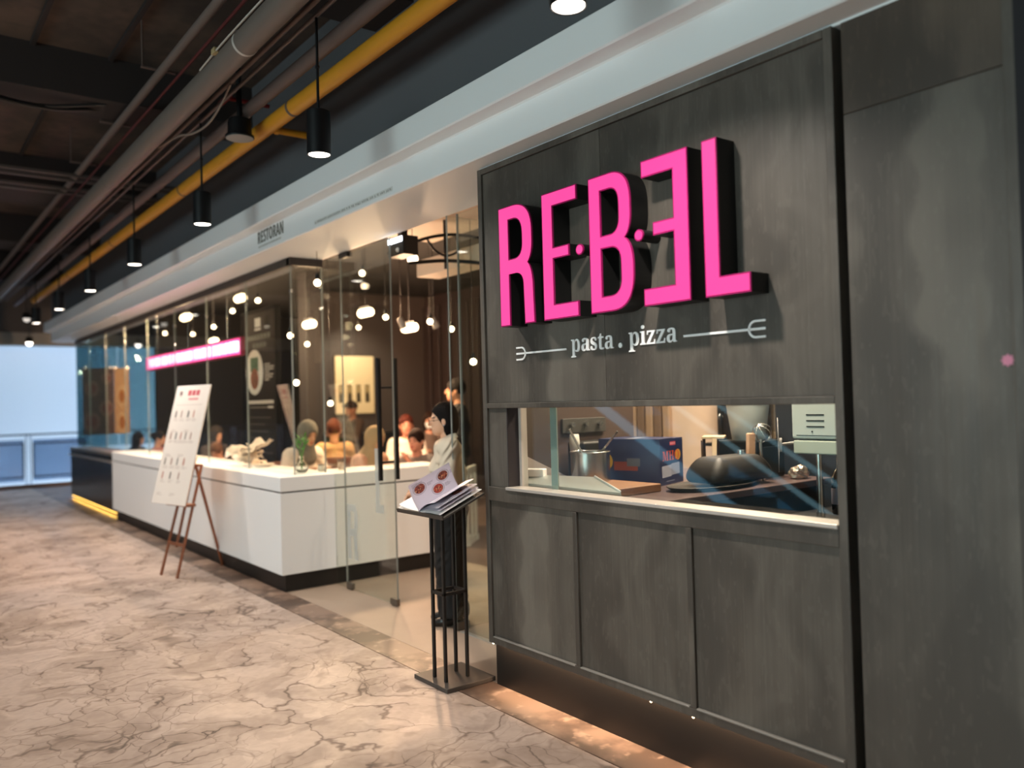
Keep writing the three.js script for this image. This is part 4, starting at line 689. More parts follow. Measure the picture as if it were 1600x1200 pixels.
{ // wire fan guard and tall white machine on a leg
  const t = thing('wire_fan', 'round wire fan guard with a pale hub before the white machine', 'fan', [1.36, 1.3, 0.98]); t.rotation.y = 0.6;
  const m = S(0xb8b4b4, 0.4, { metalness: 0.5 }); for (const r of [0.05, 0.085, 0.12, 0.155]) mesh('ring', new THREE.TorusGeometry(r, 0.002, 6, 44), m, t); for (let i = 0; i < 16; i++) mesh('spoke', rod([0.03 * Math.cos(i * 0.3927), 0.03 * Math.sin(i * 0.3927), 0.004], [0.155 * Math.cos(i * 0.3927), 0.155 * Math.sin(i * 0.3927), 0], 0.0013, 5), m, t);
  mesh('hub', new THREE.CylinderGeometry(0.04, 0.04, 0.02, 24).rotateX(Math.PI / 2).translate(0, 0, 0.01), S(0xa8a6a6, 0.5), t); mesh('arm', rod([0, 0, 0], [0.06, 0.02, 0.17], 0.008), m, t);
  const w = thing('heat_lamp_machine', 'tall pale machine with three dark slots on a shiny steel leg', 'machine', [1.55, 0, 1.2]);
  mesh('housing', RB(-0.13, 1.335, -0.17, 0.21, 1.78, 0.25, 0.012), S(0xd0dedd, 0.35), w); mesh('lower_band', RB(-0.135, 1.25, -0.16, 0.22, 1.325, 0.255, 0.008), S(0xc2cfc4, 0.4), w);
  for (let i = 0; i < 3; i++) mesh('slot', RB(-0.1325, 1.40 + i * 0.033, -0.075, -0.128, 1.407 + i * 0.033, 0.035, 0.001), S(0x1a2226, 0.6), w); mesh('seam', RB(-0.1315, 1.352, -0.14, -0.128, 1.356, 0.23, 0.0005), S(0x2a3a40, 0.6), w); mesh('screw', rod([-0.128, 1.376, -0.04], [-0.133, 1.376, -0.04], 0.005), S(0x30383a, 0.5), w);
  mesh('leg', rod([-0.04, 0.92, -0.06], [-0.04, 1.25, -0.06], 0.018, 20), M_steel, w); mesh('leg_foot', rod([-0.04, 0.883, -0.06], [-0.04, 0.92, -0.06], 0.024, 20), M_steel, w);
  const bottleM = P({ color: 0x14141a, roughness: 0.15, clearcoat: 1 });
  for (const [x, z, lab] of [[1.72, 1.14, 'dark shiny bottle left under the pale machine'], [1.83, 1.12, 'dark shiny bottle right under the pale machine']]) { const b = thing('bottle', lab, 'bottle', [x, 0.883, z]); mesh('body', lathe([[0, 0], [0.045, 0], [0.05, 0.01], [0.05, 0.2], [0.042, 0.235], [0.018, 0.27], [0.016, 0.33], [0, 0.33]].reverse(), 28), bottleM, b); mesh('label', lathe([[0.0505, 0.06], [0.0512, 0.062], [0.0512, 0.15], [0.0505, 0.152]].reverse(), 28), S(0x7a7480, 0.4), b); mesh('cap', lathe([[0.018, 0.33], [0.018, 0.35], [0, 0.35]].reverse(), 18), M_black, b); }
}
{ // kitchen ceiling lamps
  for (const [x, z, lab] of [[0.9, 0.9, 'flat ceiling panel lamp over the kitchen worktop'], [2.0, 0.2, 'flat ceiling panel lamp near the kitchen back wall']]) { const t = thing('ceiling_lamp', lab, 'lamp', [x, 2.95, z]); mesh('frame', RB(-0.2, -0.03, -0.2, 0.2, 0, 0.2, 0.006), M_white, t); mesh('diffuser', RB(-0.18, -0.034, -0.18, 0.18, -0.03, 0.18, 0.001), glow(0xffe6cc, 3), t); const l = new THREE.RectAreaLight(0xffe2c6, KITCHEN_I * (x > 1.5 ? 1.4 : 0.7), 0.36, 0.36); l.position.set(x, 2.913, z); l.lookAt(x, 0, z); scene.add(l); }
}
// ---------- dining hall ----------
{
  const tx = canvasTex(512, 512, (c, w, h) => { c.fillStyle = '#e6d2ac'; c.fillRect(0, 0, w, h); c.fillStyle = '#d8c090'; for (let i = 0; i < 9; i++) c.fillRect(0, 30 + i * 26, w, 3); for (let i = 0; i < 4; i++) { const x = 34 + i * 118; c.fillStyle = '#6a5a40'; c.fillRect(x, 255, 62, 160); c.fillStyle = '#a89468'; c.fillRect(x + 10, 266, 18, 60); c.fillRect(x + 34, 266, 18, 60); c.fillStyle = '#3e3626'; c.fillRect(x + 8, 336, 46, 76); c.fillStyle = '#e6d2ac'; c.fillRect(x + 62, 240, 14, 190); } });
  const t = thing('wall_art', 'cream wall picture of a house front with four dark windows', 'picture', [3.74, 1.43, -8.96]); mesh('print', new THREE.BoxGeometry(0.72, 0.98, 0.02).translate(0, 0.49, 0), S(0xffffff, 0.6, { map: tx, emissive: 0xe6d2ac, emissiveIntensity: 0.0 }), t); { const q = thing('spot_head', 'added small black spot head that brightens the cream wall picture', 'lamp', [3.45, 3.1, -8.1]); mesh('can', rod([0, 0, 0], [0.04, -0.1, -0.06], 0.035, 18), M_blackMetal, q); mesh('rod', rod([0, 0, 0], [0, 0.395, 0], 0.006), M_blackMetal, q); mesh('lens', rod([0.0405, -0.101, -0.0605], [0.042, -0.105, -0.063], 0.03, 18), glow(0xffe8c8, 5), q);
    const l = new THREE.SpotLight(0xffe6c8, 7, 0, 0.9, 1, 2); l.position.set(3.495, 2.985, -8.168); l.target.position.set(3.74, 1.9, -8.95); scene.add(l, l.target); }  // spot and its head are added to brighten the picture
  mesh('backing', B(-0.37, -0.01, -0.03, 0.37, 0.99, -0.01), M_black, t);
}
function tubeLamp(p, label, k = 1, turn = 0) {
  const t = thing('tube_lamp', label, 'lamp', p, turn, 'glowing tube lamps under the dining ceiling'); const g = new THREE.CapsuleGeometry(0.05, 0.2, 6, 16).rotateX(Math.PI / 2);
  mesh('tube', g, glow(0xffd7a8, 10), t); mesh('holder', RB(-0.02, 0.045, -0.13, 0.02, 0.075, 0.13, 0.005), M_blackMetal, t); mesh('rod', rod([0, 0.07, 0], [0, 3.495 - p[1], 0], 0.006), M_blackMetal, t);
  const l = new THREE.PointLight(TUBE.color, TUBE.I * k, 0, 2); l.shadow.radius = 3; l.position.set(...p); scene.add(l);
}
tubeLamp([0.58, 2.82, -7.61], 'glowing tube lamp above the left end of the pink display');
tubeLamp([1.09, 3.03, -6.95], 'glowing tube lamp highest on the left, above the dark menu board', 0.7);
tubeLamp([1.9, 2.75, -10.6], 'added glowing tube lamp deepest in the hall, to brighten the far left diners', 1.3);  // extra lamp, added to light the dim diners at the far left
tubeLamp([1.68, 2.63, -6.11], 'glowing tube lamp left of the tall glass edge');
tubeLamp([1.78, 2.65, -4.77], 'glowing tube lamp above the cream wall picture');
tubeLamp([2.18, 2.46, -4.46], 'glowing tube lamp on the dark wall right of the door handle');
const bulbList = [[0.28, 2.64, -2.77, 'small globe at the corner pane, upper one'], [1.05, 2.87, -3.43, 'small globe high between the two glass edges'], [0.93, 2.82, -2.27, 'bright globe on the black ceiling ornament'], [1.72, 2.54, -4.19, 'small globe right of the tube over the picture'], [0.55, 1.82, -3.9, 'low globe beside the oval picture board'], [1.23, 1.61, -4.59, 'low globe left of the cream picture'], [0.49, 2.28, -3.88, 'globe at the glass joint beside the dark board'], [0.61, 2.76, -5.04, 'small globe right of the highest tube lamp'], [0.62, 2.70, -8.79, 'small globe nearest the pink display, left'], [0.95, 2.68, -8.57, 'small globe just right of the left tube lamp'], [0.87, 2.68, -7.37, 'small globe above the middle of the pink display'], [0.73, 2.77, -6.21, 'small globe with a bracket left of the highest tube lamp'], [1.33, 1.93, -1.98, 'globe low at the right, beside the timber wall edge'], [2.41, 2.62, -6.18, 'small globe under the picture tube lamp'], [1.45, 2.34, -5.67, 'small globe under the tube left of the glass edge'], [1.84, 2.43, -3.47, 'small globe in the dark right of the door handle tube'], [2.29, 2.39, -3.75, 'small globe beside the right glass edge']];
for (const [x, y, z, lab] of bulbList) {
  const t = thing('globe_lamp', 'warm ' + lab, 'lamp', [x, y, z]); mesh('bulb', new THREE.SphereGeometry(lab.startsWith('bright') ? 0.045 : 0.029, 16, 12), glow(0xffdcb4, 11), t);
  mesh('socket', rod([0, 0.03, 0], [0, 0.075, 0], 0.018, 12), M_blackMetal, t); mesh('cord', rod([0, 0.07, 0], [0, (z > -3 && x > 0.5 && x < 1.6 ? 3.145 : 3.495) - y, 0], 0.003, 6), M_black, t);
}
for (const [x, y, z, lab] of [[1.9, 2.42, -4.1, 'unlit black spot head left below the rightmost tube lamp'], [2.1, 2.4, -3.75, 'unlit black spot head right below the rightmost tube lamp']]) { const t = thing('spot_head', lab, 'lamp', [x, y, z]); mesh('can', lathe([[0, 0.12], [0.03, 0.12], [0.04, 0.0], [0.036, 0], [0.03, 0.02], [0, 0.03]].reverse(), 18).rotateZ(0.5), S(0xa8a098, 0.4), t); mesh('rod', rod([-0.04, 0.1, 0], [-0.04, 3.5 - y, 0], 0.005), M_black, t); }
{ // black hanging ornament over the entrance
  const t = thing('hanging_ornament', 'black branching metal ornament hung under the pale entrance ceiling', 'ornament', [1.15, 2.75, -2.1]); const m = M_blackMetal;
  mesh('arm', tube([[-0.45, 0.1, -0.2], [-0.2, 0.22, 0], [0.05, 0.27, 0.05], [0.3, 0.22, 0.25]], 0.014), m, t); mesh('arm', tube([[-0.3, 0.02, -0.1], [0, 0.05, 0], [0.3, 0.0, 0.3], [0.5, -0.03, 0.5]], 0.016), m, t); mesh('stem', rod([0, -0.02, 0], [0, 0.4, 0], 0.012), m, t); mesh('leaf', tube([[-0.18, 0.22, 0], [-0.12, 0.13, 0.02], [0.0, 0.09, 0.02], [0.1, 0.14, 0.05], [0.08, 0.25, 0.05]], 0.01), m, t);
  const b = thing('ceiling_speaker', 'black box with a bright window at the soffit edge over the door', 'box', [0.62, 2.76, -1.9]); mesh('box', RB(-0.07, 0, -0.12, 0.07, 0.15, 0.12, 0.006), M_black, b); mesh('window', RB(-0.074, 0.1, -0.11, -0.07, 0.14, 0.11, 0.001), glow(0xf4f8ff, 6), b); mesh('bracket', RB(-0.03, 0.15, -0.03, 0.03, 0.39, 0.03, 0.003), M_black, b); mesh('eye', new THREE.SphereGeometry(0.018, 14, 10).translate(-0.07, 0.04, 0.04), S(0xd8d4cc, 0.3), b);
}
// tables and chairs
function table(x, z, label, w = 0.75, d = 0.75, hgt = 0.75, col = 0xc8b49c) { const t = thing('dining_table', label, 'table', [x, 0, z]); mesh('top', RB(-w / 2, hgt - 0.035, -d / 2, w / 2, hgt, d / 2, 0.006), S(col, 0.4), t); mesh('post', rod([0, 0.02, 0], [0, hgt - 0.035, 0], 0.035), M_blackMetal, t); mesh('foot', lathe([[0, 0.001], [0.24, 0.001], [0.24, 0.014], [0.05, 0.03], [0, 0.03]].reverse(), 24), M_blackMetal, t); return t; }
function makeChair(label, pos, turn) {
  const t = thing('dining_chair', label, 'chair', pos, turn); const w = S(0x6a3c2a, 0.5);
  mesh('seat', RB(-0.22, 0.43, -0.21, 0.22, 0.465, 0.21, 0.012), w, t); mesh('backrest', RB(-0.21, 0.6, -0.235, 0.21, 0.88, -0.21, 0.012), w, t);
  for (const x of [-0.19, 0.19]) { mesh('leg', bar([x, 0, 0.18], [x, 0.43, 0.18], 0.028, 0.028), w, t); mesh('leg', bar([x, 0, -0.22], [x, 0.86, -0.22], 0.028, 0.028), w, t); } return t;
}
{ // white chair inside the entrance
  const t = thing('white_chair', 'white painted tall chair frame inside the entrance beside the timber wall', 'chair', [2.42, 0, -4.02], 0.75); const w = S(0xf0f4ee, 0.5);
  mesh('top_rail', RB(-0.25, 0.78, 0.2, 0.25, 0.86, 0.235, 0.006), w, t); mesh('seat', RB(-0.24, 0.45, -0.22, 0.24, 0.48, 0.22, 0.008), S(0x2a2624, 0.5), t);
  for (const x of [-0.23, 0.0]) mesh('post', RB(x, 0.06, 0.205, x + 0.045, 0.8, 0.235, 0.005), w, t); mesh('post', RB(0.205, 0.06, 0.205, 0.25, 0.8, 0.235, 0.005), w, t); for (const x of [-0.23, 0.205]) { mesh('front_leg', RB(x, 0.06, -0.22, x + 0.045, 0.45, -0.19, 0.005), w, t); mesh('runner', RB(x, 0.0, -0.24, x + 0.045, 0.06, 0.25, 0.005), w, t); } mesh('low_rail', RB(-0.25, 0.0, 0.205, 0.25, 0.07, 0.235, 0.005), w, t);
}
// ---------- people: one distance field per figure, meshed with surface nets ----------
function surfaceNet(f, lo, hi, h) {
  const nx = Math.ceil((hi[0] - lo[0]) / h) + 1, ny = Math.ceil((hi[1] - lo[1]) / h) + 1, nz = Math.ceil((hi[2] - lo[2]) / h) + 1;
  const val = new Float32Array(nx * ny * nz), I = (i, j, k) => (k * ny + j) * nx + i;
  for (let k = 0; k < nz; k++) for (let j = 0; j < ny; j++) for (let i = 0; i < nx;) {
    const d = f(lo[0] + i * h, lo[1] + j * h, lo[2] + k * h); val[I(i, j, k)] = d; i++;
    let skip = Math.floor((d - h * 2.5) / h * 0.7); while (skip-- > 0 && i < nx) { val[I(i, j, k)] = h * 2; i++; }     // far outside: nothing near
  }
  const pos = [], idx = [], cell = new Int32Array(nx * ny * nz).fill(-1);
  for (let k = 0; k < nz - 1; k++) for (let j = 0; j < ny - 1; j++) for (let i = 0; i < nx - 1; i++) {
    const v = [val[I(i, j, k)], val[I(i + 1, j, k)], val[I(i, j + 1, k)], val[I(i + 1, j + 1, k)], val[I(i, j, k + 1)], val[I(i + 1, j, k + 1)], val[I(i, j + 1, k + 1)], val[I(i + 1, j + 1, k + 1)]];
    let m = 0; for (let q = 0; q < 8; q++) if (v[q] < 0) m |= 1 << q; if (m === 0 || m === 255) continue;
    let x = 0, y = 0, z = 0, n = 0;
    for (const [a, b] of [[0, 1], [2, 3], [4, 5], [6, 7], [0, 2], [1, 3], [4, 6], [5, 7], [0, 4], [1, 5], [2, 6], [3, 7]]) if ((v[a] < 0) !== (v[b] < 0)) { const t = v[a] / (v[a] - v[b]); const ax = a & 1, ay = (a >> 1) & 1, az = a >> 2, bx = b & 1, by = (b >> 1) & 1, bz = b >> 2; x += ax + (bx - ax) * t; y += ay + (by - ay) * t; z += az + (bz - az) * t; n++; }
    cell[I(i, j, k)] = pos.length / 3; pos.push(lo[0] + (i + x / n) * h, lo[1] + (j + y / n) * h, lo[2] + (k + z / n) * h);
  }
  const quad = (a, b, c, d, flip) => { if (a < 0 || b < 0 || c < 0 || d < 0) return; if (flip) idx.push(a, c, b, a, d, c); else idx.push(a, b, c, a, c, d); };
  for (let k = 1; k < nz - 1; k++) for (let j = 1; j < ny - 1; j++) for (let i = 1; i < nx - 1; i++) {
    const a = val[I(i, j, k)] < 0;
    if (a !== val[I(i + 1, j, k)] < 0) quad(cell[I(i, j - 1, k - 1)], cell[I(i, j, k - 1)], cell[I(i, j, k)], cell[I(i, j - 1, k)], !a);
    if (a !== val[I(i, j + 1, k)] < 0) quad(cell[I(i - 1, j, k - 1)], cell[I(i - 1, j, k)], cell[I(i, j, k)], cell[I(i, j, k - 1)], !a);
    if (a !== val[I(i, j, k + 1)] < 0) quad(cell[I(i - 1, j - 1, k)], cell[I(i, j - 1, k)], cell[I(i, j, k)], cell[I(i - 1, j, k)], !a);
  }
  const nor = new Float32Array(pos.length), e = h * 0.5;
  for (let i = 0; i < pos.length; i += 3) { const [x, y, z] = [pos[i], pos[i + 1], pos[i + 2]]; const gx = f(x + e, y, z) - f(x - e, y, z), gy = f(x, y + e, z) - f(x, y - e, z), gz = f(x, y, z + e) - f(x, y, z - e), L = Math.hypot(gx, gy, gz) || 1; nor[i] = gx / L; nor[i + 1] = gy / L; nor[i + 2] = gz / L; }
  const g = new THREE.BufferGeometry(); g.setAttribute('position', new THREE.Float32BufferAttribute(pos, 3)); g.setAttribute('normal', new THREE.BufferAttribute(nor, 3)); g.setIndex(idx); return g;
}
const smin = (a, b, k) => { const h = Math.max(k - Math.abs(a - b), 0) / k; return Math.min(a, b) - h * h * k * 0.25; };
function cap(a, b, r0, r1) {                       // tapered capsule distance
  const bx = b[0] - a[0], by = b[1] - a[1], bz = b[2] - a[2], L2 = bx * bx + by * by + bz * bz || 1e-9;
  return (x, y, z) => { const px = x - a[0], py = y - a[1], pz = z - a[2]; const t = Math.min(1, Math.max(0, (px * bx + py * by + pz * bz) / L2)); const dx = px - bx * t, dy = py - by * t, dz = pz - bz * t; return Math.sqrt(dx * dx + dy * dy + dz * dz) - (r0 + (r1 - r0) * t); };
}
const ell = (c, r) => { const m = Math.min(...r); return (x, y, z) => { const a = (x - c[0]) / r[0], b = (y - c[1]) / r[1], d = (z - c[2]) / r[2]; const q = Math.sqrt(a * a + b * b + d * d); const g = Math.sqrt((a / r[0]) ** 2 + (b / r[1]) ** 2 + (d / r[2]) ** 2) || 1 / m; return q * (q - 1) / g; }; };
const join = (fs, k) => (x, y, z) => { let d = fs[0](x, y, z); for (let i = 1; i < fs.length; i++) d = smin(d, fs[i](x, y, z), k); return d; };
const bounds = (pts, m) => [[0, 1, 2].map((i) => Math.min(...pts.map((p) => p[i])) - m), [0, 1, 2].map((i) => Math.max(...pts.map((p) => p[i])) + m)];
const add3 = (a, b) => [a[0] + b[0], a[1] + b[1], a[2] + b[2]], sub3 = (a, b) => [a[0] - b[0], a[1] - b[1], a[2] - b[2]], mul3 = (a, k) => a.map((x) => x * k), len3 = (a) => Math.hypot(...a), nrm = (a) => mul3(a, 1 / (len3(a) || 1)), cross3 = (a, b) => [a[1] * b[2] - a[2] * b[1], a[2] * b[0] - a[0] * b[2], a[0] * b[1] - a[1] * b[0]];
const lerp3 = (a, b, t) => a.map((x, i) => x + (b[i] - x) * t);
function bend(a, c, l1, l2, hint) {                 // middle joint of a two-bone limb
  const d = sub3(c, a), L = Math.min(len3(d), (l1 + l2) * 0.999), u = nrm(d), t = (l1 * l1 - l2 * l2 + L * L) / (2 * L), hgt = Math.sqrt(Math.max(0, l1 * l1 - t * t));
  const hh = sub3(hint, mul3(u, hint[0] * u[0] + hint[1] * u[1] + hint[2] * u[2])); return add3(add3(a, mul3(u, t)), mul3(nrm(hh), hgt));
}
// facing +z, left hand at +x, feet at y = 0
function person(o) {
  const root = thing('person', o.label, 'person', o.pos, o.turn ?? 0, o.group), sit = o.pose === 'sit', hc = o.cell ?? 0.016, fc = o.faceCell ?? 0.008, s = o.scale ?? 1; root.scale.setScalar(s);
  const py = sit ? 0.53 : 0.90, lean = o.lean ?? 0, tw = (p) => [p[0], py + p[1] * Math.cos(lean) - p[2] * Math.sin(lean), p[1] * Math.sin(lean) + p[2] * Math.cos(lean)];
  const Pv = [0, py, 0], Ch = tw([0, 0.28, 0.0]), Nk = tw([0, 0.50, -0.01]), Sh = [-1, 1].map((q) => tw([q * 0.165, 0.44, -0.01])), Hp = [-1, 1].map((q) => [q * 0.085, py - 0.02, 0]);
  const nod = o.nod ?? 0, Hc = add3(Nk, [0, 0.165 - 0.02 * Math.abs(nod), 0.03 + 0.1 * nod]);
  const hands = o.hands ?? [[-0.12, py + 0.26, 0.34], [0.12, py + 0.26, 0.34]];
  const Wr = hands, El = [0, 1].map((i) => bend(Sh[i], Wr[i], 0.28, 0.25, [(i ? 1 : -1) * 0.6, -1, -0.5]));
  const Kn = [-1, 1].map((q, i) => (sit ? [q * 0.11, py - 0.03, 0.42] : [q * 0.09, 0.48, 0.015])), An = [-1, 1].map((q) => (sit ? [q * 0.11, 0.08, 0.40] : [q * 0.09, 0.08, -0.01]));
  const torso = [cap([-0.07, py, 0], [0.07, py, 0], 0.10, 0.10), cap([-0.05, py + 0.02, 0], add3(Ch, [-0.055, 0, 0]), 0.085, 0.10), cap([0.05, py + 0.02, 0], add3(Ch, [0.055, 0, 0]), 0.085, 0.10), cap(add3(Sh[0], [0.03, 0, 0]), add3(Sh[1], [-0.03, 0, 0]), 0.058, 0.058), cap(Ch, tw([0, 0.42, 0]), 0.11, 0.075)];
  const limbs = [0, 1].flatMap((i) => [cap(Sh[i], El[i], 0.046, 0.038), cap(El[i], Wr[i], 0.037, 0.025), cap(Hp[i], Kn[i], 0.082, 0.055), cap(Kn[i], An[i], 0.054, 0.036), cap(An[i], add3(An[i], [0, -0.04, 0.10]), 0.034, 0.026)]);
  const neck = cap(Nk, add3(Hc, [0, -0.06, -0.015]), 0.052, 0.05);
  const bodyF = join([...torso, ...limbs, neck], 0.03), all = [Pv, Ch, Nk, ...Sh, ...El, ...Wr, ...Hp, ...Kn, ...An, add3(An[0], [0, -0.04, 0.16])];
  const pieces = [surfaceNet(bodyF, ...bounds(all, 0.14), hc)];
  // head in its own frame (turned about y)
  const hf = [ell([0, 0.025, -0.012], [0.076, 0.098, 0.094]), ell([0, -0.045, 0.028], [0.054, 0.068, 0.062]), ell([0, -0.088, 0.058], [0.024, 0.022, 0.024]), cap([0, -0.05, -0.02], [0, -0.15, -0.045], 0.05, 0.052)];
  const nose = cap([0, 0.012, 0.086], [0, -0.024, 0.106], 0.009, 0.0135), brow = cap([-0.034, 0.022, 0.074], [0.034, 0.022, 0.074], 0.011, 0.011), lip = cap([-0.016, -0.06, 0.084], [0.016, -0.06, 0.084], 0.009, 0.009), ears = [-1, 1].map((q) => ell([q * 0.078, -0.012, -0.005], [0.011, 0.032, 0.02])), eyes = [-1, 1].map((q) => ell([q * 0.031, 0.0, 0.082], [0.017, 0.011, 0.012]));
  const base = join(hf, 0.035), headF = (x, y, z) => { let d = base(x, y, z); d = smin(d, brow(x, y, z), 0.016); for (const e of eyes) d = Math.max(d, -(e(x, y, z) + 0.002)); d = smin(d, nose(x, y, z), 0.014); d = smin(d, lip(x, y, z), 0.012); for (const e of ears) d = smin(d, e(x, y, z), 0.01); return d; };
  const hq = new THREE.Matrix4().makeRotationFromEuler(new THREE.Euler(nod + (o.pitch ?? 0), o.headTurn ?? 0, 0, 'YXZ')).setPosition(...Hc);
  const hg = surfaceNet(headF, [-0.11, -0.17, -0.12], [0.11, 0.14, 0.13], fc);
  { const p = hg.attributes.position, c = new Float32Array(p.count * 3).fill(1); for (let i = 0; i < p.count; i++) { const x = p.getX(i), y = p.getY(i), z = p.getZ(i); if (z > 0.075 && Math.hypot(x / 0.024, (y + 0.061) / 0.009) < 1) c.set([0.72, 0.42, 0.42], 3 * i); if (z > 0.05 && Math.abs(Math.abs(x) - 0.033) < 0.018 && Math.abs(y - 0.026) < 0.006) c.set([0.14, 0.1, 0.09], 3 * i); if (z > 0.05 && Math.hypot((Math.abs(x) - 0.031) / 0.014, y / 0.006) < 1) c.set([0.2, 0.14, 0.12], 3 * i); } hg.setAttribute('color', new THREE.BufferAttribute(c, 3)); }
  hg.applyMatrix4(hq); pieces.push(hg);
  // hands: palm, four unequal fingers curled, thumb off the side
  for (let i = 0; i < 2; i++) {
    const d = nrm(sub3(Wr[i], El[i])), palmN = nrm(o.palm?.[i] ?? [0, -1, 0.1]), sd = nrm(cross3(d, palmN)), N = nrm(cross3(sd, d)), q = (i ? 1 : -1) * (o.flipThumb ? -1 : 1);
    const Q = (f, w, n) => add3(add3(add3(Wr[i], mul3(d, f)), mul3(sd, w)), mul3(N, n));
    const fs = [cap(Q(0.005, -0.008, 0), Q(0.085, -0.028, 0), 0.022, 0.016), cap(Q(0.005, 0.008, 0), Q(0.085, 0.028, 0), 0.022, 0.016), cap(Q(0.03, 0, 0), Q(0.085, 0, 0), 0.018, 0.016)];
    [[-0.033, 0.058], [-0.011, 0.07], [0.011, 0.075], [0.033, 0.068]].forEach(([w, L]) => { const cu = o.curl ?? 0.5; const a = Q(0.085, w, 0), b = Q(0.085 + L * 0.5, w * 1.05, L * 0.5 * cu * 0.4), c = Q(0.085 + L * (0.5 + 0.35 * (1 - cu * 0.5)), w * 1.02, L * (0.2 * cu + 0.45 * cu)); fs.push(cap(a, b, 0.0095, 0.0085), cap(b, c, 0.0085, 0.007)); });
    fs.push(cap(Q(0.02, -q * 0.02, 0.005), Q(0.055, -q * 0.056, 0.012), 0.013, 0.0105), cap(Q(0.055, -q * 0.056, 0.012), Q(0.088, -q * 0.058, 0.024), 0.0105, 0.008));
    pieces.push(surfaceNet(join(fs, 0.008), ...bounds([Wr[i], Q(0.2, 0, 0), Q(0.08, 0.07, 0.05), Q(0.08, -0.07, 0.05), Q(0.05, 0, -0.03)], 0.03), o.handCell ?? 0.007));
  }
  mesh('body', pieces, S(o.skin ?? 0xd9a988, 0.55, { vertexColors: true }), root);
  // clothes: shells over the same bones, cut at the hems
  const hem = sit ? py - 0.06 : py - 0.10, fold = (x, y, z) => (o.folds ?? 0.004) * Math.sin(38 * y + 20 * x + 6 * Math.sin(21 * z + 9 * y)) * Math.sin(17 * x - 13 * z + 5 * y);
  const sl = o.sleeve ?? 1, loose = o.loose ?? 0.016, topF0 = join([...torso, ...[0, 1].flatMap((i) => (sl >= 1 ? [cap(Sh[i], El[i], 0.052, 0.047), cap(El[i], lerp3(El[i], Wr[i], 0.93), 0.047, 0.037)] : [cap(Sh[i], lerp3(Sh[i], El[i], 0.8), 0.054, 0.056)]))], 0.04);
  const nb = add3(Nk, [0, 0.035, 0.02]), topF = (x, y, z) => Math.max(topF0(x, y, z) - loose + fold(x, y, z), hem - y, 0.062 - Math.hypot(x - nb[0], (y - nb[1]) * 0.9, z - nb[2]));
  mesh('top', surfaceNet(topF, ...bounds([[-0.1, hem, 0], [0.1, hem, 0], Ch, Nk, ...Sh, ...El, ...Wr], 0.16), o.clothCell ?? hc), o.topMat ?? S(o.top ?? 0x999999, 0.85), root);
  const wide = o.wide ?? 0.014, legF = (x, y, z) => { let d = 9; for (let i = 0; i < 2; i++) { const a = cap(Hp[i], Kn[i], 0.088 + wide, 0.06 + wide)(x, y, z), b = cap(Kn[i], add3(An[i], [0, 0.02, 0]), 0.06 + wide, 0.043 + wide * 1.5)(x, y, z); d = smin(d, smin(a, b, 0.03), 0.02); } d = smin(d, cap([-0.06, py + 0.01, 0], [0.06, py + 0.01, 0], 0.108, 0.108)(x, y, z), 0.03); return Math.max(d + 0.6 * fold(x, y, z), y - py - 0.09, An[0][1] - 0.005 - y); };
  mesh('trousers', surfaceNet(legF, ...bounds([...Hp, ...Kn, ...An, [0, py + 0.1, 0]], 0.15), o.clothCell ?? hc), S(o.bottom ?? 0x22242a, 0.85), root);
  for (let i = 0; i < 2; i++) mesh('shoe', surfaceNet((x, y, z) => Math.max(smin(cap(add3(An[i], [0, -0.03, -0.03]), add3(An[i], [0, -0.04, 0.06]), 0.044, 0.042)(x, y, z), cap(add3(An[i], [0, -0.04, 0.06]), add3(An[i], [0, -0.052, 0.15]), 0.042, 0.026)(x, y, z), 0.02), 0.001 - y, y - An[i][1] - 0.008), ...bounds([An[i], add3(An[i], [0, -0.05, 0.17])], 0.09), 0.009), S(o.shoe ?? 0x14110f, 0.25), root);
  // hair or head scarf
  const strand = (x, y, z) => 0.0016 * Math.sin(95 * Math.atan2(x, z + 0.02) + 14 * y), face = ell([0, -0.05, 0.102], [0.064, 0.1, 0.072]), hair = { };
  const crown = ell([0, 0.035, -0.016], [0.089, 0.104, 0.104]);
  const shapes = { short: [crown], bob: [crown, ell([0, -0.03, -0.035], [0.098, 0.115, 0.085])], long: [crown, cap([0, -0.02, -0.05], [0, -0.26, -0.075], 0.085, 0.06)], bun: [crown, ell([0, 0.06, -0.12], [0.045, 0.045, 0.04])], ponytail: [crown, cap([0, 0.0, -0.11], [0, -0.2, -0.13], 0.04, 0.022)], cap: [ell([0, 0.05, -0.01], [0.092, 0.08, 0.105]), ell([0, 0.05, 0.1], [0.07, 0.008, 0.07])], scarf: [ell([0, 0.02, -0.016], [0.098, 0.12, 0.112]), cap([0, -0.08, -0.01], [0, -0.24, -0.01], 0.085, 0.15)] };
  const kind = o.hair ?? 'short', hs = join(shapes[kind], 0.03), faceS = kind === 'scarf' ? ell([0, -0.02, 0.11], [0.058, 0.082, 0.06]) : face;
  const side = (x, y, z) => (kind === 'short' || kind === 'bun' || kind === 'ponytail' ? Math.max(-0.05 - y + 0.4 * z, 0) * 3 : 0);
  const hairF = (x, y, z) => Math.max(hs(x, y, z) + (kind === 'scarf' || kind === 'cap' ? 0.5 * fold(x * 3, y * 3, z * 3) : strand(x, y, z)) + side(x, y, z), -(faceS(x, y, z) + 0.001), (kind === 'bob' || kind === 'long') && z > 0.035 && y < 0.03 ? (z - 0.035) * 1.2 - 0.01 : -1, o.tucked ? z - (y > -0.01 ? 0.02 + 0.8 * (y + 0.01) : 0.02 + 0.3 * (y + 0.01)) - 0.004 * Math.sin(70 * y + 30 * Math.abs(x)) : -1, o.tucked ? -ell([Math.sign(x) * 0.096, -0.016, 0.004], [0.03, 0.03, 0.02])(x, y, z) : -1);
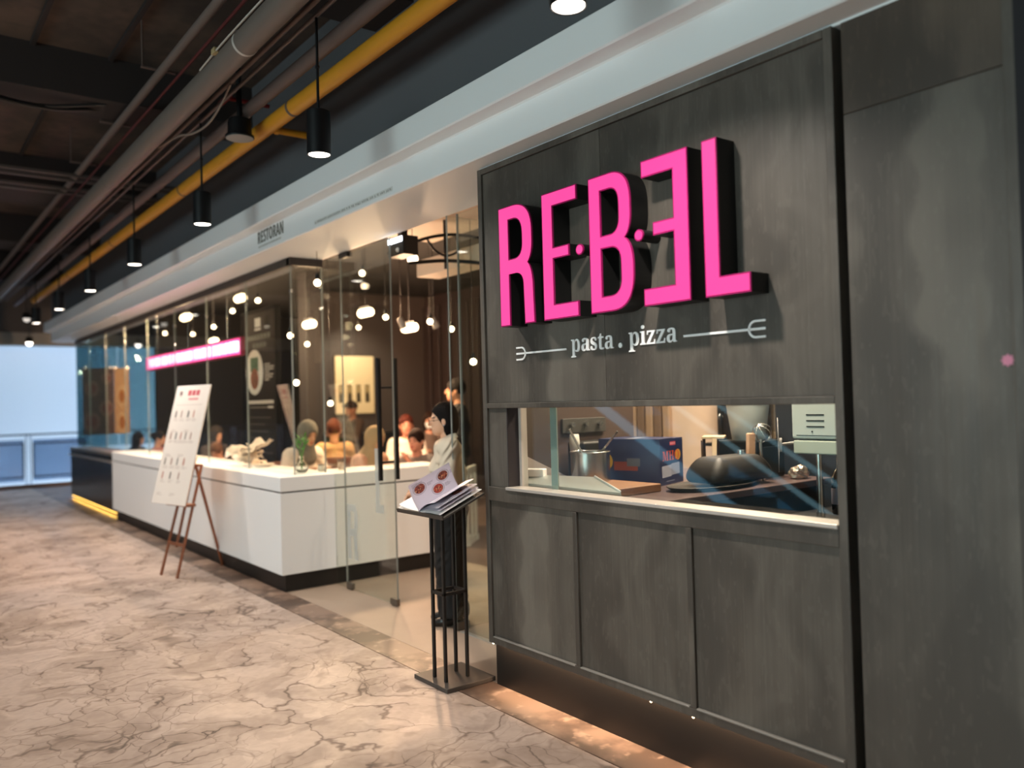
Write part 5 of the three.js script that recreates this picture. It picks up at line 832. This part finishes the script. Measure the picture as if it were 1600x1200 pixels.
  mesh(kind === 'scarf' ? 'head_scarf' : kind === 'cap' ? 'cap' : 'hair', surfaceNet(hairF, [-0.2, -0.4, -0.2], [0.2, 0.17, 0.19], o.hairCell ?? fc), P({ color: o.hairColor ?? 0x100c0b, roughness: kind === 'scarf' ? 0.85 : 0.7, specularIntensity: 0.35 }), root).applyMatrix4(hq);
  root.userData.head = undefined; delete root.userData.head;
  if (o.glasses) { const g = new THREE.Group(); g.name = 'glasses'; root.add(g); g.applyMatrix4(hq); const m = S(0x5a4030, 0.3, { metalness: 0.5 }); for (const q of [-1, 1]) { mesh('lens_rim', new THREE.TorusGeometry(0.023, 0.0018, 8, 28).translate(q * 0.031, -0.002, 0.108), m, g); mesh('temple', bar([q * 0.055, 0.002, 0.107], [q * 0.083, 0.004, -0.005], 0.003, 0.003, 0.001), m, g); } mesh('bridge', bar([-0.009, 0.002, 0.109], [0.009, 0.002, 0.109], 0.003, 0.003, 0.001), m, g); }
  if (o.earring) { const e = mesh('earring', new THREE.SphereGeometry(0.006, 12, 8).translate(0.087, -0.04, 0.0), S(0xf4f4f4, 0.2, { metalness: 0.6 }), root); e.applyMatrix4(hq); }
  if (o.mask) mesh('face_mask', surfaceNet((x, y, z) => Math.max(Math.abs(headF(x, y, z) - 0.004) - 0.003, y + 0.018, -0.1 - y, 0.03 - z), [-0.1, -0.12, 0], [0.1, 0.02, 0.14], 0.005), S(0xe8ecee, 0.8), root).applyMatrix4(hq);
  if (o.collar) { const k = [...Array(19).keys()].map((i) => { const a = -2.5 + i * 5 / 18; return [0.068 * Math.sin(a) * 1.05, py + 0.525 - 0.035 * Math.cos(a) + 0.02, 0.008 + 0.07 * Math.cos(a)]; }); const pos = [], idx = []; k.forEach((p) => { pos.push(...p, p[0] * 1.5, p[1] - 0.042, (p[2] - 0.008) * 1.5 + 0.008, p[0] * 1.44, p[1] - 0.043, (p[2] - 0.008) * 1.44 + 0.008); }); for (let i = 0; i < 18; i++) { const a = 3 * i, b = a + 3; for (const [u, v] of [[0, 1], [1, 2], [2, 0]]) idx.push(a + u, b + u, a + v, a + v, b + u, b + v); } const g = new THREE.BufferGeometry(); g.setAttribute('position', new THREE.Float32BufferAttribute(pos, 3)); g.setIndex(idx); g.computeVertexNormals(); mesh('collar', g, o.collarMat ?? S(o.top, 0.85, { side: THREE.DoubleSide }), root); }
  return root;
}
const facing = (dx, dz) => Math.atan2(dx, dz);
// the hostess by the menu stand
person({ label: 'standing woman with short black hair, glasses, beige shirt and wide black trousers', pos: [0.57, 0.002, -1.24], turn: facing(-0.85, -0.5), pose: 'stand', scale: 0.935, hair: 'bob', glasses: true, earring: true, tucked: true, collar: true, skin: 0xe0b090, top: 0xcfc3b0, bottom: 0x0b0a0b, wide: 0.05, loose: 0.03, folds: 0.008, hands: [[-0.03, 1.0, 0.25], [0.06, 1.02, 0.23]], palm: [[0.5, -0.6, -0.5], [-0.5, -0.6, -0.5]], nod: 0.06, cell: 0.012, faceCell: 0.0035, hairCell: 0.004, clothCell: 0.009, handCell: 0.0035, lean: 0.02 });
person({ label: 'tall man in a black shirt behind the white chair, dark hair, seen from behind', pos: [2.78, 0.002, -4.4], turn: facing(-0.9, -0.62), pose: 'stand', scale: 1.1, hair: 'short', top: 0x141517, bottom: 0x141416, skin: 0xc08c6c, loose: 0.024, cell: 0.016, faceCell: 0.006, hands: [[-0.24, 0.86, 0.12], [0.24, 0.86, 0.12]], palm: [[1, 0, 0], [-1, 0, 0]] });
person({ label: 'person in dark clothes and a cap standing before the cream wall picture', pos: [2.92, 0.002, -7.45], turn: facing(-0.9, 0.2), pose: 'stand', scale: 0.97, hair: 'cap', hairColor: 0x2a1c14, top: 0x3a2a20, bottom: 0x1c1a1a, skin: 0x8a5a40, cell: 0.02, faceCell: 0.01 });
const diners = [
  [1.9, -3.9, facing(-0.8, 0.5), 1.18, { label: 'woman in profile with dark brown hair, seated nearest the hostess, grey strapped top', hair: 'ponytail', hairColor: 0x2a1812, top: 0x8c827c, skin: 0xd89a80, sleeve: 0.5, hands: [[-0.1, 0.86, 0.3], [0.05, 0.98, 0.26]] }],
  [1.36, -4.1, facing(0.3, 1), 1.24, { label: 'diner in a beige head scarf seated behind the door handle', hair: 'scarf', hairColor: 0xb59a78, top: 0xd8a890, skin: 0xd09a7c, nod: 0.35, lean: 0.25 }],
  [1.92, -5.97, facing(0.4, -1), 1.27, { label: 'diner with reddish brown hair and a tan jacket seen from behind, under the cream picture', hair: 'short', hairColor: 0x5a3020, top: 0xc09868, skin: 0xc08a68 }],
  [2.92, -5.86, facing(-0.5, 1), 1.29, { label: 'diner with long auburn hair and a white shirt facing out, between door handle and hostess', hair: 'long', hairColor: 0x4a2018, top: 0xf0e2d8, skin: 0xd89880 }],
  [3.95, -6.92, facing(-0.5, 1), 1.3, { label: 'diner with a white face mask partly hidden behind the hostess', hair: 'bob', hairColor: 0x2a1a14, top: 0x6a5a54, skin: 0xd8a088, mask: true }],
  [1.02, -5.05, facing(0.2, 1), 1.31, { label: 'diner in a grey head scarf and white shoulders right of the dark menu board', hair: 'scarf', hairColor: 0x6a6862, top: 0xeae0d4, skin: 0xc89878, nod: 0.4, lean: 0.3 }],
  [1.25, -8.6, facing(0.3, 1), 1.19, { label: 'diner in a dark head scarf half hidden behind the easel board', hair: 'scarf', hairColor: 0x3a3432, top: 0x4a4240, skin: 0xd0a084, nod: 0.2 }],
  [0.98, -7.35, facing(-0.7, 0.7), 1.06, { label: 'child with brown hair bending over the counter by the crumpled napkins', hair: 'short', hairColor: 0x6a4a36, top: 0xc88a6a, skin: 0xdca080, nod: 0.5, lean: 0.4 }],
  [0.92, -9.5, facing(0.9, 0.3), 1.0, { label: 'diner in a pale grey top left of the easel board', hair: 'short', hairColor: 0x2a2422, top: 0xa8a2a2, skin: 0xcca080, nod: 0.3, lean: 0.3 }],
  [0.86, -10.2, facing(0.9, 0.6), 1.12, { label: 'diner with dark hair in a pink and red top behind the white counter', hair: 'bun', hairColor: 0x1c1614, top: 0xc07a7a, skin: 0xd8a890 }],
  [0.78, -11.2, facing(1, -0.3), 1.10, { label: 'diner with long black hair and black clothes, leftmost behind the counter', hair: 'long', hairColor: 0x0e0c0d, top: 0x18161a, skin: 0xd0a084 }],
];
for (const [x, z, turn, headY, o] of diners) {
  const sc = headY / 1.195; const p = person({ pose: 'sit', pos: [x, 0.001, z], turn, scale: Math.max(0.8, sc), cell: 0.018, faceCell: 0.009, ...o });
}
const chairWords = ['under the woman nearest the hostess', 'under the diner in the beige head scarf', 'under the diner in the tan jacket', 'under the diner in the white shirt', 'under the masked diner', 'under the diner in the grey head scarf', 'under the diner in the dark head scarf', 'under the child by the napkins', 'under the diner in the pale grey top', 'under the diner in the pink top', 'under the leftmost diner'];
diners.forEach(([x, z, turn, headY], i) => { const c = makeChair('red brown wooden dining chair ' + chairWords[i], [x, 0, z], turn); c.scale.setScalar(Math.max(0.8, headY / 1.195)); });
table(1.75, -4.9, 'pale dining table right of the tall glass edge'); table(2.5, -5.1, 'pale dining table before the diner in the white shirt'); table(1.9, -8.0, 'pale dining table behind the easel board'); table(1.7, -10.0, 'pale dining table before the diner in the pink top');
// ---------- shadows in three's own renderer, and the picture ----------
scene.traverse((o) => { if (o.isMesh) { o.castShadow = true; o.receiveShadow = true; } if (o.isSpotLight || o.isPointLight) o.castShadow = true; });
renderer.render(scene, camera);
